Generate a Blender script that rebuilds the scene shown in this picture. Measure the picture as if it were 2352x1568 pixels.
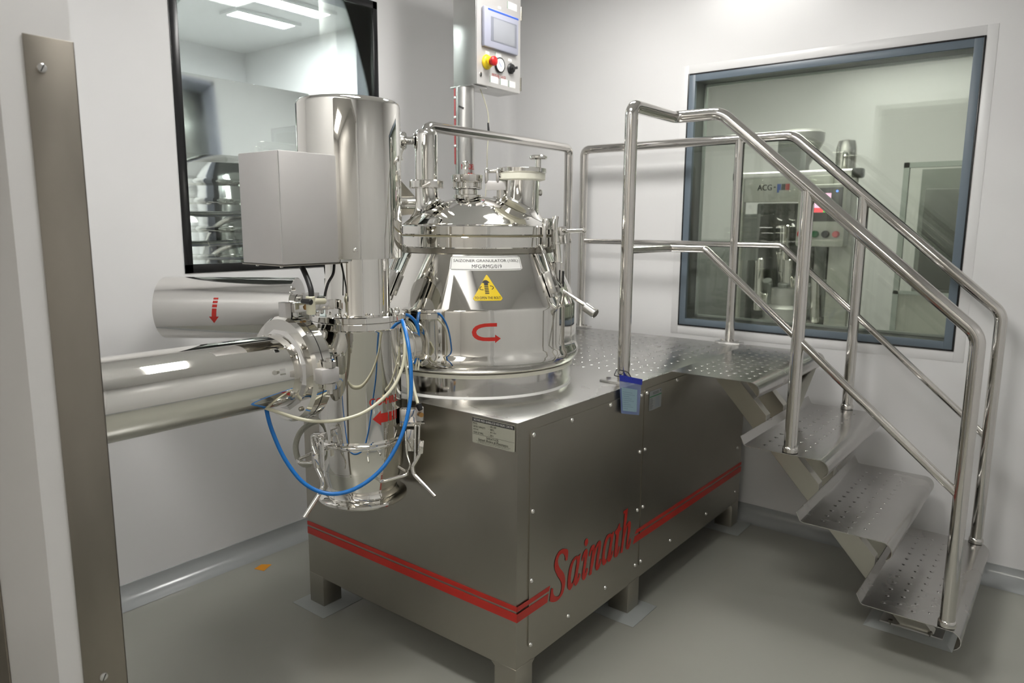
import bpy, bmesh, math, random
from mathutils import Vector, Matrix
for o in list(bpy.data.objects): bpy.data.objects.remove(o)
sc = bpy.context.scene
col = sc.collection
V = Vector; PI = math.pi
random.seed(4)

# ---------------------------------------------------------------- camera
cd = bpy.data.cameras.new('camera'); cam = bpy.data.objects.new('camera', cd); col.objects.link(cam)
cd.sensor_width = 36.0; cd.lens = 25.4276; cd.clip_start = 0.02
cam.matrix_world = Matrix(((0.785180, -0.103442, 0.610567, 1.191800), (0.619232, 0.120577, -0.775895, -1.543407), (0.006640, 0.987300, 0.158729, 1.423423), (0, 0, 0, 1)))
sc.camera = cam
cd.dof.use_dof = True; cd.dof.focus_distance = 2.05; cd.dof.aperture_fstop = 4.0
# ---------------------------------------------------------------- view, world
sc.view_settings.view_transform = 'Standard'; sc.view_settings.look = 'None'
sc.view_settings.exposure = 0.0; sc.view_settings.gamma = 1.0; sc.view_settings.use_curve_mapping = False
w = bpy.data.worlds.new('world'); sc.world = w; w.use_nodes = True
w.node_tree.nodes['Background'].inputs[0].default_value = (0.75, 0.8, 0.85, 1)
w.node_tree.nodes['Background'].inputs[1].default_value = 0.25
LAMP = 38.0      # diffuser strength of this room
LAMP_L = 80.0     # room behind the left window
LAMP_R = 22.0     # room behind the right window
LAMP_C = 16.0     # corridor behind the camera

# ---------------------------------------------------------------- materials
def mat(name, c, rough=.5, metal=0., noise=0., nscale=8., bump=0., bscale=40., stretch=None, rvar=0., emit=None, es=0., alpha=None, trans=0., coat=0., spec=None, ior=None):
    m = bpy.data.materials.new(name); m.use_nodes = True
    nt = m.node_tree; b = nt.nodes['Principled BSDF']
    c4 = (c[0], c[1], c[2], 1)
    b.inputs['Base Color'].default_value = c4
    b.inputs['Roughness'].default_value = rough; b.inputs['Metallic'].default_value = metal
    if coat: b.inputs['Coat Weight'].default_value = coat; b.inputs['Coat Roughness'].default_value = .08
    if spec is not None: b.inputs['Specular IOR Level'].default_value = spec
    if ior: b.inputs['IOR'].default_value = ior
    if trans: b.inputs['Transmission Weight'].default_value = trans
    if alpha is not None: b.inputs['Alpha'].default_value = alpha
    if emit: b.inputs['Emission Color'].default_value = (*emit, 1); b.inputs['Emission Strength'].default_value = es
    if noise or bump or rvar:
        tc = nt.nodes.new('ShaderNodeTexCoord'); mp = nt.nodes.new('ShaderNodeMapping')
        nt.links.new(tc.outputs['Object'], mp.inputs[0])
        if stretch: mp.inputs['Scale'].default_value = stretch
    if noise or rvar:
        n = nt.nodes.new('ShaderNodeTexNoise'); n.inputs['Scale'].default_value = nscale; n.inputs['Detail'].default_value = 5
        nt.links.new(mp.outputs[0], n.inputs[0])
    if noise:
        r = nt.nodes.new('ShaderNodeMapRange'); r.inputs[1].default_value = .3; r.inputs[2].default_value = .7
        r.inputs[3].default_value = 1 - noise; r.inputs[4].default_value = 1 + noise
        mx = nt.nodes.new('ShaderNodeVectorMath'); mx.operation = 'SCALE'; mx.inputs[0].default_value = c
        nt.links.new(n.outputs[0], r.inputs[0]); nt.links.new(r.outputs[0], mx.inputs['Scale']); nt.links.new(mx.outputs[0], b.inputs['Base Color'])
    if rvar:
        r2 = nt.nodes.new('ShaderNodeMapRange'); r2.inputs[1].default_value = .3; r2.inputs[2].default_value = .7
        r2.inputs[3].default_value = max(.01, rough - rvar); r2.inputs[4].default_value = rough + rvar
        nt.links.new(n.outputs[0], r2.inputs[0]); nt.links.new(r2.outputs[0], b.inputs['Roughness'])
    if bump:
        n2 = nt.nodes.new('ShaderNodeTexNoise'); n2.inputs['Scale'].default_value = bscale; n2.inputs['Detail'].default_value = 3
        bp = nt.nodes.new('ShaderNodeBump'); bp.inputs['Strength'].default_value = bump; bp.inputs['Distance'].default_value = .01
        nt.links.new(mp.outputs[0], n2.inputs[0]); nt.links.new(n2.outputs[0], bp.inputs['Height']); nt.links.new(bp.outputs[0], b.inputs['Normal'])
    return m

M = {}
M['wall'] = mat('wall_paint', (.74, .735, .735), .28, noise=.015, nscale=3, bump=.03, bscale=6)
M['ceiling'] = mat('ceiling_paint', (.80, .80, .80), .5, noise=.01)
M['floor'] = mat('epoxy_floor', (.345, .345, .31), .25, noise=.03, nscale=1.5, rvar=.02)
M['cove'] = mat('cove_epoxy', (.36, .375, .375), .18, noise=.03, nscale=3)
M['pad'] = mat('epoxy_pad', (.36, .38, .375), .3, noise=.04)
M['mirror'] = mat('polished_steel', (.80, .785, .745), .045, 1., bump=.015, bscale=3.5)
M['mirror2'] = mat('bright_rolled_steel', (.78, .765, .74), .10, 1., rvar=.03, nscale=5, bump=.02, bscale=5)
M['satin'] = mat('satin_steel', (.66, .655, .64), .33, 1., noise=.05, nscale=4, rvar=.05)
M['brushed'] = mat('brushed_sheet_steel', (.42, .40, .35), .33, 1., noise=.05, nscale=2.5, rvar=.03)
M['deck'] = mat('deck_sheet_steel', (.54, .535, .52), .27, 1., noise=.04, nscale=2.5, rvar=.05, bump=.015, bscale=5)
M['tread'] = mat('tread_sheet_steel', (.50, .49, .475), .24, 1., noise=.07, nscale=4, rvar=.06, bump=.02, bscale=6)
M['hollow'] = mat('hollow_section_steel', (.50, .49, .44), .28, 1., noise=.05, nscale=6)
M['guard'] = mat('worn_guard_steel', (.33, .30, .26), .42, 1., noise=.18, nscale=5, rvar=.08, stretch=(1, 1, .35))
M['boxsheet'] = mat('matt_box_sheet', (.60, .585, .575), .5, .6, noise=.03, nscale=5)
M['rail'] = mat('rail_steel', (.68, .66, .63), .09, 1., rvar=.03, nscale=10)
M['dark'] = mat('dark_hardware_steel', (.35, .33, .29), .25, 1.)
M['red'] = mat('red_vinyl', (.50, .022, .014), .35, noise=.05)
M['white'] = mat('white_label', (.78, .78, .76), .4)
M['black'] = mat('black_print', (.012, .012, .014), .5)
M['yellow'] = mat('yellow_vinyl', (.72, .52, .012), .35)
M['plate'] = mat('anodised_nameplate', (.40, .40, .33), .4, .0)
M['gasket'] = mat('white_silicone', (.80, .79, .68), .35)
M['gasket2'] = mat('aged_silicone', (.30, .27, .17), .45)
M['caulk'] = mat('white_sealant_bead', (.85, .85, .83), .4)
M['bluehose'] = mat('blue_tube', (.006, .16, .52), .3)
M['clearhose'] = mat('milky_tube', (.62, .60, .46), .25)
M['braid'] = mat('braided_hose', (.42, .42, .36), .5, bump=.4, bscale=260)
M['rubber'] = mat('black_rubber', (.015, .015, .016), .45)
M['brass'] = mat('brass_fitting', (.42, .24, .09), .3, 1.)
M['seal'] = mat('black_glazing_seal', (.008, .008, .009), .25)
M['bluegrey'] = mat('blue_grey_frame', (.13, .165, .20), .35)
M['reveal'] = mat('dark_grey_reveal', (.10, .105, .10), .45)
M['alu'] = mat('pale_glazing_bead', (.42, .46, .43), .4)
M['plastic'] = mat('grey_panel_plastic', (.34, .35, .43), .4)
M['plastic_dark'] = mat('screen_bezel', (.20, .21, .25), .35)
M['screen'] = mat('grey_screen', (.30, .31, .34), .25)
M['bluestrip'] = mat('blue_strip', (.03, .10, .48), .4)
M['redplastic'] = mat('red_button', (.50, .02, .02), .3)
M['yelplastic'] = mat('yellow_collar', (.75, .55, .01), .4)
M['redtube'] = mat('red_conduit_strip', (.62, .10, .11), .45)
M['bag'] = mat('clear_blue_plastic', (.22, .30, .60), .2, alpha=.72)
M['bagtop'] = mat('blue_zip_band', (.015, .035, .50), .35)
M['card'] = mat('pale_blue_card', (.32, .47, .55), .6)
M['ink'] = mat('faint_ink', (.16, .22, .32), .6)
M['green'] = mat('green_print', (.02, .16, .06), .5)
M['stick'] = mat('grey_sticker', (.26, .27, .27), .45)
M['tape'] = mat('orange_floor_tape', (.75, .30, .01), .45)
M['machwhite'] = mat('cream_machine_panel', (.50, .51, .46), .35)
M['machgrey'] = mat('grey_machine_panel', (.20, .21, .20), .35)
M['machdark'] = mat('dark_machine_interior', (.03, .032, .026), .3)
M['teal'] = mat('teal_curtain', (.02, .25, .25), .6)
M['lit'] = mat('lamp_diffuser', (.9, .9, .9), .5, emit=(1, .985, .95), es=LAMP)
M['litL'] = mat('lamp_diffuser_left_room', (.9, .9, .9), .5, emit=(.97, 1, 1), es=LAMP_L)
M['litR'] = mat('lamp_diffuser_right_room', (.9, .9, .9), .5, emit=(.97, 1, .90), es=LAMP_R)
M['litC'] = mat('lamp_diffuser_corridor', (.9, .9, .9), .5, emit=(1, .95, .86), es=LAMP_C)
M['hmi'] = mat('lit_pink_screen', (.8, .4, .6), .4, emit=(1, .62, .85), es=1.1)
M['hmir'] = mat('lit_red_screen', (.8, .1, .1), .4, emit=(1, .08, .12), es=.8)
M['hmig'] = mat('lit_green_screen', (.1, .6, .1), .4, emit=(.1, .8, .15), es=.8)
M['hmib'] = mat('lit_blue_lamp', (.1, .1, .8), .4, emit=(.1, .25, 1), es=3)

def glassmat(name, tint, refl=.08):
    m = bpy.data.materials.new(name); m.use_nodes = True; nt = m.node_tree
    nt.nodes.remove(nt.nodes['Principled BSDF']); out = nt.nodes['Material Output']
    t = nt.nodes.new('ShaderNodeBsdfTransparent'); t.inputs[0].default_value = (*tint, 1)
    g = nt.nodes.new('ShaderNodeBsdfGlossy'); g.inputs['Roughness'].default_value = .004; g.inputs[0].default_value = (.95, 1, .97, 1)
    f = nt.nodes.new('ShaderNodeFresnel'); f.inputs[0].default_value = 1.5
    a = nt.nodes.new('ShaderNodeMath'); a.operation = 'ADD'; a.inputs[1].default_value = refl; a.use_clamp = True
    mx = nt.nodes.new('ShaderNodeMixShader')
    nt.links.new(f.outputs[0], a.inputs[0]); nt.links.new(a.outputs[0], mx.inputs[0])
    nt.links.new(t.outputs[0], mx.inputs[1]); nt.links.new(g.outputs[0], mx.inputs[2]); nt.links.new(mx.outputs[0], out.inputs[0])
    return m
M['glassL'] = glassmat('tinted_glazing', (.80, .83, .82), .02)
M['glassR'] = glassmat('green_glazing', (.97, .978, .96), .0)

# ---------------------------------------------------------------- mesh builder
class MB:
    def __init__(s): s.b = bmesh.new()
    def box(s, x0, x1, y0, y1, z0, z1, bev=0., seg=2):
        t = bmesh.new(); bmesh.ops.create_cube(t, size=1)
        for v in t.verts: v.co = V(((x0+x1)/2+v.co.x*(x1-x0), (y0+y1)/2+v.co.y*(y1-y0), (z0+z1)/2+v.co.z*(z1-z0)))
        if bev: bmesh.ops.bevel(t, geom=t.edges[:], offset=bev, segments=seg, affect='EDGES', profile=.5)
        s.add(t); return s
    def obox(s, c, ux, uy, uz, hx, hy, hz, bev=0.):     # oriented box
        t = bmesh.new(); bmesh.ops.create_cube(t, size=2)
        for v in t.verts: v.co = V((v.co.x*hx, v.co.y*hy, v.co.z*hz))
        if bev: bmesh.ops.bevel(t, geom=t.edges[:], offset=bev, segments=2, affect='EDGES', profile=.5)
        ux, uy, uz, c = V(ux), V(uy), V(uz), V(c)
        for v in t.verts: v.co = c + ux*v.co.x + uy*v.co.y + uz*v.co.z
        s.add(t); return s
    def add(s, t):
        me = bpy.data.meshes.new('tmp'); t.to_mesh(me); t.free(); s.b.from_mesh(me); bpy.data.meshes.remove(me)
    def lathe(s, prof, o, ax=(0, 0, 1), n=64, closed=False):
        ax = V(ax).normalized(); o = V(o)
        a = ax.orthogonal().normalized(); c = ax.cross(a)
        rings = []
        for r, h in prof:
            if r < 1e-6: rings.append([s.b.verts.new(o+ax*h)])
            else: rings.append([s.b.verts.new(o+ax*h+(a*math.cos(2*PI*i/n)+c*math.sin(2*PI*i/n))*r) for i in range(n)])
        pr = list(zip(rings, rings[1:]))
        if closed: pr.append((rings[-1], rings[0]))
        for A, B in pr:
            for i in range(n):
                j = (i+1) % n
                if len(A) == 1 and len(B) == 1: continue
                if len(A) == 1: s.b.faces.new((A[0], B[j], B[i]))
                elif len(B) == 1: s.b.faces.new((A[i], A[j], B[0]))
                else: s.b.faces.new((A[i], A[j], B[j], B[i]))
        return s
    def cyl(s, p, q, r, r2=None, n=32, ch=0.):
        p, q = V(p), V(q); L = (q-p).length; r2 = r if r2 is None else r2
        pr = [(0, 0), (r, 0), (r2, L), (0, L)] if not ch else [(0, 0), (r-ch, 0), (r, ch), (r2, L-ch), (r2-ch, L), (0, L)]
        return s.lathe(pr, p, q-p, n)
    def tube(s, pts, r, n=16, fil=0., caps=True, cyc=False):
        P = [V(p) for p in pts]
        if fil:
            Q = [P[0]]
            for a, b, c in zip(P, P[1:], P[2:]):
                d1 = (a-b); d2 = (c-b); k = min(fil, d1.length*.45, d2.length*.45)
                p1 = b+d1.normalized()*k; p2 = b+d2.normalized()*k
                for i in range(9):
                    t = i/8; Q.append(p1*(1-t)**2+b*2*t*(1-t)+p2*t*t)
            Q.append(P[-1]); P = Q
        up = None; rings = []
        for i, p in enumerate(P):
            if cyc: d = P[(i+1) % len(P)]-P[i-1]
            else: d = P[min(i+1, len(P)-1)]-P[max(i-1, 0)]
            d.normalize()
            if up is None: up = d.orthogonal().normalized()
            up = (up-d*up.dot(d)).normalized(); w_ = d.cross(up)
            k = 1.
            if 0 < i < len(P)-1 and not cyc:
                e = (P[i]-P[i-1]).normalized(); k = 1/max(.6, abs(e.dot(d)))
            rings.append([s.b.verts.new(p+(up*math.cos(2*PI*j/n)+w_*math.sin(2*PI*j/n))*r) for j in range(n)])
        prs = list(zip(rings, rings[1:]))
        if cyc: prs.append((rings[-1], rings[0]))
        for A, B in prs:
            for j in range(n): s.b.faces.new((A[j], A[(j+1) % n], B[(j+1) % n], B[j]))
        if caps and not cyc: s.b.faces.new(rings[0][::-1]); s.b.faces.new(rings[-1])
        return s
    def prism(s, poly, d):          # 3D polygon swept by vector d
        d = V(d); A = [s.b.verts.new(V(p)) for p in poly]; B = [s.b.verts.new(V(p)+d) for p in poly]
        s.b.faces.new(A[::-1]); s.b.faces.new(B)
        for i in range(len(A)):
            j = (i+1) % len(A); s.b.faces.new((A[i], A[j], B[j], B[i]))
        return s
    def sheet(s, prof, d, th):      # open profile (3D points) thickened in plane, swept by d
        d = V(d); P = [V(p) for p in prof]; off = []
        for i in range(len(P)):
            t = (P[min(i+1, len(P)-1)]-P[max(i-1, 0)]).normalized(); off.append(P[i]+d.normalized().cross(t)*th)
        return s.prism(P+off[::-1], d) if False else s._strip(P, off, d)
    def _strip(s, P, Q, d):
        a = [s.b.verts.new(p) for p in P]; b = [s.b.verts.new(p) for p in Q]
        c = [s.b.verts.new(p+d) for p in P]; e = [s.b.verts.new(p+d) for p in Q]
        for i in range(len(P)-1):
            s.b.faces.new((a[i], a[i+1], c[i+1], c[i])); s.b.faces.new((b[i+1], b[i], e[i], e[i+1]))
            s.b.faces.new((a[i+1], a[i], b[i], b[i+1])); s.b.faces.new((c[i], c[i+1], e[i+1], e[i]))
        for k in (0, -1): s.b.faces.new((a[k], c[k], e[k], b[k]) if k == 0 else (c[k], a[k], b[k], e[k]))
        return s
    def dome(s, c, ax, r, h, n=10):
        return s.lathe([(r, 0), (r*.92, h*.4), (r*.65, h*.8), (r*.3, h*.97), (0, h)], c, ax, n)
    def grid(s, f, u0, u1, v0, v1, nu=24, nv=4):
        g = [[s.b.verts.new(f(u0+(u1-u0)*i/nu, v0+(v1-v0)*j/nv)) for j in range(nv+1)] for i in range(nu+1)]
        for i in range(nu):
            for j in range(nv): s.b.faces.new((g[i][j], g[i+1][j], g[i+1][j+1], g[i][j+1]))
        return s
    def poly(s, pts, f=lambda u, v: V((u, v, 0))):
        s.b.faces.new([s.b.verts.new(f(*p)) for p in pts]); return s

def fin(ob, label=None, cat=None, group=None, kind=None):
    if label: ob['label'] = label
    if cat: ob['category'] = cat
    if group: ob['group'] = group
    if kind: ob['kind'] = kind
    return ob
def thing(name, loc, label, cat, group=None):
    o = bpy.data.objects.new(name, None); o.location = loc; o.empty_display_size = .05; col.objects.link(o)
    o['_w'] = list(loc); return fin(o, label, cat, group)
def ob(name, mb, m, parent=None, base=None, ang=35, bevel=0., **k):
    """mb holds world coordinates; the object is placed at its base point, relative to its parent"""
    b = mb.b; bmesh.ops.recalc_face_normals(b, faces=b.faces[:])
    me = bpy.data.meshes.new(name)
    if base is None:
        if parent is not None: base = V(parent['_w'])
        else:
            xs = [v.co for v in b.verts]; base = V((sum(v.x for v in xs)/len(xs), sum(v.y for v in xs)/len(xs), min(v.z for v in xs)))
    base = V(base)
    bmesh.ops.translate(b, verts=b.verts[:], vec=-base)
    b.to_mesh(me); b.free()
    for p in me.polygons: p.use_smooth = True
    me.set_sharp_from_angle(angle=math.radians(ang))
    o = bpy.data.objects.new(name, me); col.objects.link(o)
    o.location = base - (V(parent['_w']) if parent is not None else V((0, 0, 0)))
    o['_w'] = list(base)
    if parent is not None: o.parent = parent
    me.materials.append(m if not isinstance(m, str) else M[m])
    if bevel:
        bv = o.modifiers.new('bevel', 'BEVEL'); bv.width = bevel; bv.segments = 2; bv.limit_method = 'ANGLE'
    return fin(o, **k)
def struct(name, mb, m, **k): return ob(name, mb, m, kind='structure', **k)

def textmesh(body, w=None, h=None, bold=0., shear=0.):
    c = bpy.data.curves.new('txt', 'FONT'); c.body = body; c.size = 1; c.offset = bold; c.shear = shear; c.resolution_u = 3
    o = bpy.data.objects.new('txt', c); col.objects.link(o)
    me = bpy.data.meshes.new_from_object(o.evaluated_get(bpy.context.evaluated_depsgraph_get()))
    bpy.data.objects.remove(o); bpy.data.curves.remove(c)
    xs = [v.co.x for v in me.vertices]; ys = [v.co.y for v in me.vertices]
    x0, x1, y0, y1 = min(xs), max(xs), min(ys), max(ys)
    sy = h/(y1-y0) if h else w/(x1-x0); sx = w/(x1-x0) if w else sy
    return [((v.co.x-(x0+x1)/2)*sx, (v.co.y-(y0+y1)/2)*sy) for v in me.vertices], [tuple(p.vertices) for p in me.polygons]
def addtext(mb, body, f, cu, cv, w=None, h=None, bold=0., shear=0., anchor='c'):
    vs, fs = textmesh(body, w, h, 0., shear)
    if anchor == 'l': cu = cu - min(v[0] for v in vs)
    n = [mb.b.verts.new(f(cu+u, cv+v)) for u, v in vs]
    for q in fs:
        try: mb.b.faces.new([n[i] for i in q])
        except ValueError: pass
    if bold:        # heavier strokes: the same glyphs once more, a hair to the right
        d = bold*(h or .01)*2.2
        n = [mb.b.verts.new(f(cu+u+d, cv+v)) for u, v in vs]
        for q in fs:
            try: mb.b.faces.new([n[i] for i in q])
            except ValueError: pass
    return mb
def plane(o, u, v, off=0.):
    o, u, v = V(o), V(u), V(v); n = u.cross(v)*off
    return lambda a, b: o+u*a+v*b+n
def rrect(w, h, r, n=5):
    P = []
    for cx, cy, a in ((w/2-r, h/2-r, 0), (-w/2+r, h/2-r, 90), (-w/2+r, -h/2+r, 180), (w/2-r, -h/2+r, 270)):
        for i in range(n+1):
            t = math.radians(a+90*i/n); P.append((cx+r*math.cos(t), cy+r*math.sin(t)))
    return P
def spline(P, closed=False, k=6):
    P = [V(p) for p in P]; out = []; n = len(P)
    rng = range(n if closed else n-1)
    for i in rng:
        g = (lambda j: P[j % n]) if closed else (lambda j: P[min(max(j, 0), n-1)])
        p0, p1, p2, p3 = g(i-1), g(i), g(i+1), g(i+2)
        for j in range(k):
            t = j/k
            out.append(.5*((2*p1)+(p2-p0)*t+(2*p0-5*p1+4*p2-p3)*t*t+(3*p1-p0-3*p2+p3)*t**3))
    if not closed: out.append(P[-1])
    return out

# ================================================================ ROOM
XW, YB, ZC, XE, YF = -1.541, 1.866, 2.75, 1.85, -.992     # left wall, back wall, ceiling, right wall, front wall
YC = -4.6                                               # far side of the corridor behind the camera
struct('floor', MB().box(-6, 5, -6, 6, -.1, 0), 'floor')
struct('ceiling', MB().box(-6, 5, -6, 6, ZC, ZC+.1), 'ceiling')
# left wall with window opening
WY0, WY1, WZ0, WZ1 = -.122, .885, 1.230, 2.45
TL = .12
g = MB(); g.box(XW-TL, XW, -6, WY0, 0, ZC); g.box(XW-TL, XW, WY1, YB, 0, ZC); g.box(XW-TL, XW, WY0, WY1, 0, WZ0); g.box(XW-TL, XW, WY0, WY1, WZ1, ZC)
struct('wall_left', g, 'wall')
# back wall with window opening
RX0, RX1, RZ0, RZ1 = -.405, .801, .932, 2.145
TB = .135
g = MB(); g.box(-6, RX0, YB, YB+TB, 0, ZC); g.box(RX1, 5, YB, YB+TB, 0, ZC); g.box(RX0, RX1, YB, YB+TB, 0, RZ0); g.box(RX0, RX1, YB, YB+TB, RZ1, ZC)
struct('wall_back', g, 'wall')
# rounded vertical corner cove
R_ = .07
g = MB(); arc = [V((XW+R_-R_*math.cos(t), YB-R_+R_*math.sin(t), .07)) for t in [PI/2*i/8 for i in range(9)]]
g.prism([V((XW-.01, YB+.01, .07))]+arc, (0, 0, ZC-.07)); struct('trim_1', g, 'wall')
struct('wall_right', MB().box(XE, XE+.1, -6, YB, 0, ZC), 'wall')
# front wall: the jamb at the left of the photo, and the piece right of the doorway
JX = -.2
g = MB(); g.box(XW, JX, YF-.113, YF, 0, ZC); g.box(1.50, XE, YF-.113, YF, 0, ZC); g.box(JX, 1.50, YF-.113, YF, 2.35, ZC)
struct('wall_front', g, 'wall')
struct('wall_corridor', MB().box(XW, XE, YC-.1, YC, 0, ZC), 'wall')
# coved skirting: grey epoxy running up the wall
def cove(name, p0, p1, n, h=.07, r=.075):
    p0, p1, n = V(p0), V(p1), V(n)
    pr = [p0+n*.003+V((0, 0, h)), p0+n*.003+V((0, 0, h-.001))]
    pr = [p0+V((0, 0, h)), p0+n*.006+V((0, 0, h))]
    for i in range(9):
        t = PI/2*i/8; pr.append(p0+n*(.006+r*(1-math.cos(t)))+V((0, 0, max(.001, (h-.004)*(1-math.sin(t))))))
    pr.append(p0+V((0, 0, .0)))
    g = MB().prism(pr, p1-p0); struct(name, g, 'cove', ang=50)
cove('baseboard_left', (XW, YF, 0), (XW, YB, 0), (1, 0, 0))
cove('baseboard_back', (XW, YB, 0), (XE, YB, 0), (0, -1, 0))
cove('baseboard_right', (XE, YF, 0), (XE, YB, 0), (-1, 0, 0))
# steel guard on the jamb corner
gd = thing('corner_guard', (JX+.002, YF, 0), 'worn grey steel guard strip screwed to the white door jamb at far left', 'corner guard')
g = MB(); g.box(JX+.0005, JX+.003, YF-.074, YF+.003, 0, 1.7255, .0008); g.box(JX-.07, JX+.003, YF+.0005, YF+.003, 0, 1.7255, .0008)
ob('guard_plate', g, 'guard', gd)
for z in (1.675, .568):
    c = V((JX+.003, YF-.050+(.010 if z < 1 else 0), z)); g = MB().lathe([(.0075, 0), (.0072, .0022), (.005, .0034), (0, .0036)], c, (1, 0, 0), 24)
    s_ = ob('screw', g, 'satin', gd); g = MB().obox(c+V((.0038, 0, 0)), (0, .45, .9), (1, 0, 0), (0, -.9, .45), .0068, .0003, .0008); ob('slot', g, 'rubber', s_)
# steel plate low on the corridor face of the jamb
ob('kick_plate', MB().box(JX-1.2, -.473, YF-.117, YF-.1135, 0, 1.2, .001), 'guard', label='grey steel plate on the corridor face of the door jamb', cat='kick plate')

# ---- ceiling luminaires
def lumin(name, x, y, lx, ly, m, label, grp=None, z=ZC):
    t = thing(name, (x, y, z-.03), label, 'ceiling light', grp)
    g = MB(); e = .03
    g.box(x-lx/2-e, x+lx/2+e, y-ly/2-e, y-ly/2, z-.02, z-.001); g.box(x-lx/2-e, x+lx/2+e, y+ly/2, y+ly/2+e, z-.02, z-.001)
    g.box(x-lx/2-e, x-lx/2, y-ly/2, y+ly/2, z-.02, z-.001); g.box(x+lx/2, x+lx/2+e, y-ly/2, y+ly/2, z-.02, z-.001)
    ob('frame', g, 'ceiling', t); ob('diffuser', MB().box(x-lx/2, x+lx/2, y-ly/2, y+ly/2, z-.014, z-.004), m, t)
lumin('ceiling_light', -.36, .96, .66, .28, 'lit', 'ceiling light close to the back wall above the mixer')
lumin('ceiling_light', .05, -.42, .75, .30, 'lit', 'ceiling light near the doorway side of the room')
lumin('ceiling_light', 1.1, -3.3, .5, 1.2, 'litC', 'ceiling light of the corridor behind the photographer')

# ================================================================ LEFT WINDOW + room behind
g = MB(); b_ = .034
for a in ((WY0, WY0+b_, WZ0, WZ1), (WY1-b_*.8, WY1, WZ0, WZ1), (WY0, WY1, WZ0, WZ0+b_), (WY0, WY1, WZ1-b_, WZ1)):
    g.box(XW-.004, XW+.004, *a, .0015)
wl = struct('window_1', g, 'seal')
ob('pane', MB().box(XW-.003, XW+.001, WY0+.01, WY1-.01, WZ0+.01, WZ1-.01), 'glassL', wl)
g = MB(); e = .05
for a in ((WY0, WY0+.028, WZ0, WZ1), (WY1-.028, WY1, WZ0, WZ1), (WY0, WY1, WZ0, WZ0+.028), (WY0, WY1, WZ1-.028, WZ1)):
    g.box(XW-TL, XW-.004, *a, .002)
ob('window_frame', g, 'plastic', wl)
# left room shell
struct('wall_left_room_far', MB().box(-4.3, -4.2, -3, YB, 0, ZC), 'wall')
struct('wall_left_room_back', MB().box(-4.3, XW-TL, 2.35, 2.45, 0, ZC), 'wall')
struct('wall_left_room_front', MB().box(-4.3, XW-TL, -2.1, -2.0, 0, ZC), 'wall')
lumin('ceiling_light', -3.19, 1.36, .13, .42, 'litL', 'narrow ceiling light seen through the left window, lower of the pair', 'twin strip lights behind the left window')
lumin('ceiling_light', -2.79, 1.32, .13, .46, 'litL', 'narrow ceiling light seen through the left window, upper of the pair', 'twin strip lights behind the left window')
lumin('ceiling_light', -2.9, -.6, .4, .9, 'litL', 'ceiling light further left in the room behind the left window')
g = MB().lathe([(0, 0), (.1, 0), (.11, .012), (0, .014)], (-3.3, .75, ZC-.015), n=32)
ob('smoke_detector_plate', g, 'alu', label='small round grey plate on the ceiling seen through the left window', cat='ceiling plate')
# stainless screen and vessel seen through the left window
ob('steel_partition', MB().box(-2.26, -2.2, -.6, .975, 0, 2.118, .003), 'mirror2', label='tall polished steel partition behind the left window', cat='partition')
dr = thing('process_vessel', (-1.93, .28, 0), 'shiny ringed steel vessel behind the left window', 'vessel')
g = MB(); c0 = (-1.93, .28, 0)
g.lathe([(0, .45), (.14, .5), (.235, .62), (.235, 1.62), (.2, 1.68), (.1, 1.72), (0, 1.73)], c0, n=64); ob('shell', g, 'mirror2', dr)
for z in (.95, 1.12, 1.28, 1.40, 1.52, 1.60):
    ob('ring', MB().lathe([(.232, z-.012), (.25, z-.01), (.253, z), (.25, z+.01), (.232, z+.012)], c0, closed=True), 'mirror', dr)
for sx in (-1, 1):
    for sy in (-1, 1):
        ob('leg', MB().cyl((c0[0]+sx*.14, c0[1]+sy*.14, 0), (c0[0]+sx*.14, c0[1]+sy*.14, .62), .02), 'satin', dr)
for i, z in enumerate((1.34, 1.46)):
    ob('steam_pipe', MB().tube([(-1.667, -.5, z), (-1.667, .05, z), (-1.667, .75, z+.02)], .012, fil=.05), 'mirror', label=['lower', 'upper'][i]+' thin steel pipe across the vessel behind the left window', cat='pipe')

# ================================================================ RIGHT WINDOW + room behind
g = MB(); s_ = .007; f_ = .031
for a in ((RX0-s_, RX0, RZ0-s_, RZ1+s_), (RX1, RX1+s_, RZ0-s_, RZ1+s_), (RX0, RX1, RZ0-s_, RZ0), (RX0, RX1, RZ1, RZ1+s_)):
    g.box(a[0], a[1], YB-.004, YB+.002, a[2], a[3], .001)
wr = struct('window_2', g, 'seal')
g = MB()
for a in ((RX0, RX0+f_, RZ0, RZ1), (RX1-f_, RX1, RZ0, RZ1), (RX0+f_, RX1-f_, RZ0, RZ0+f_), (RX0+f_, RX1-f_, RZ1-f_, RZ1)):
    g.box(a[0], a[1], YB-.003, YB+.02, a[2], a[3], .001)
ob('window_frame', g, 'bluegrey', wr)
g = MB(); i0, i1, k0, k1 = RX0+f_, RX1-f_, RZ0+f_, RZ1-f_
g.box(RX0, i0-.002, YB+.02, YB+TB, RZ0, RZ1); g.box(i1+.002, RX1, YB+.02, YB+TB, RZ0, RZ1); g.box(RX0, RX1, YB+.02, YB+TB, RZ0, k0-.002); g.box(RX0, RX1, YB+.02, YB+TB, k1+.002, RZ1)
ob('reveal_lining', g, 'reveal', wr)
g = MB(); q = .010; y0, y1 = YB+TB-.022, YB+TB-.004
g.box(i0, i0+q, y0, y1, k0, k1); g.box(i1-q, i1, y0, y1, k0, k1); g.box(i0, i1, y0, y1, k0, k0+q); g.box(i0, i1, y0, y1, k1-q, k1)
ob('glazing_bead', g, 'alu', wr)
ob('pane', MB().box(RX0+.004, RX1-.004, YB+.004, YB+.008, RZ0+.004, RZ1-.004), 'glassR', wr)
ob('pane', MB().box(i0, i1, YB+TB-.014, YB+TB-.010, k0, k1), 'glassR', wr)
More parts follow.
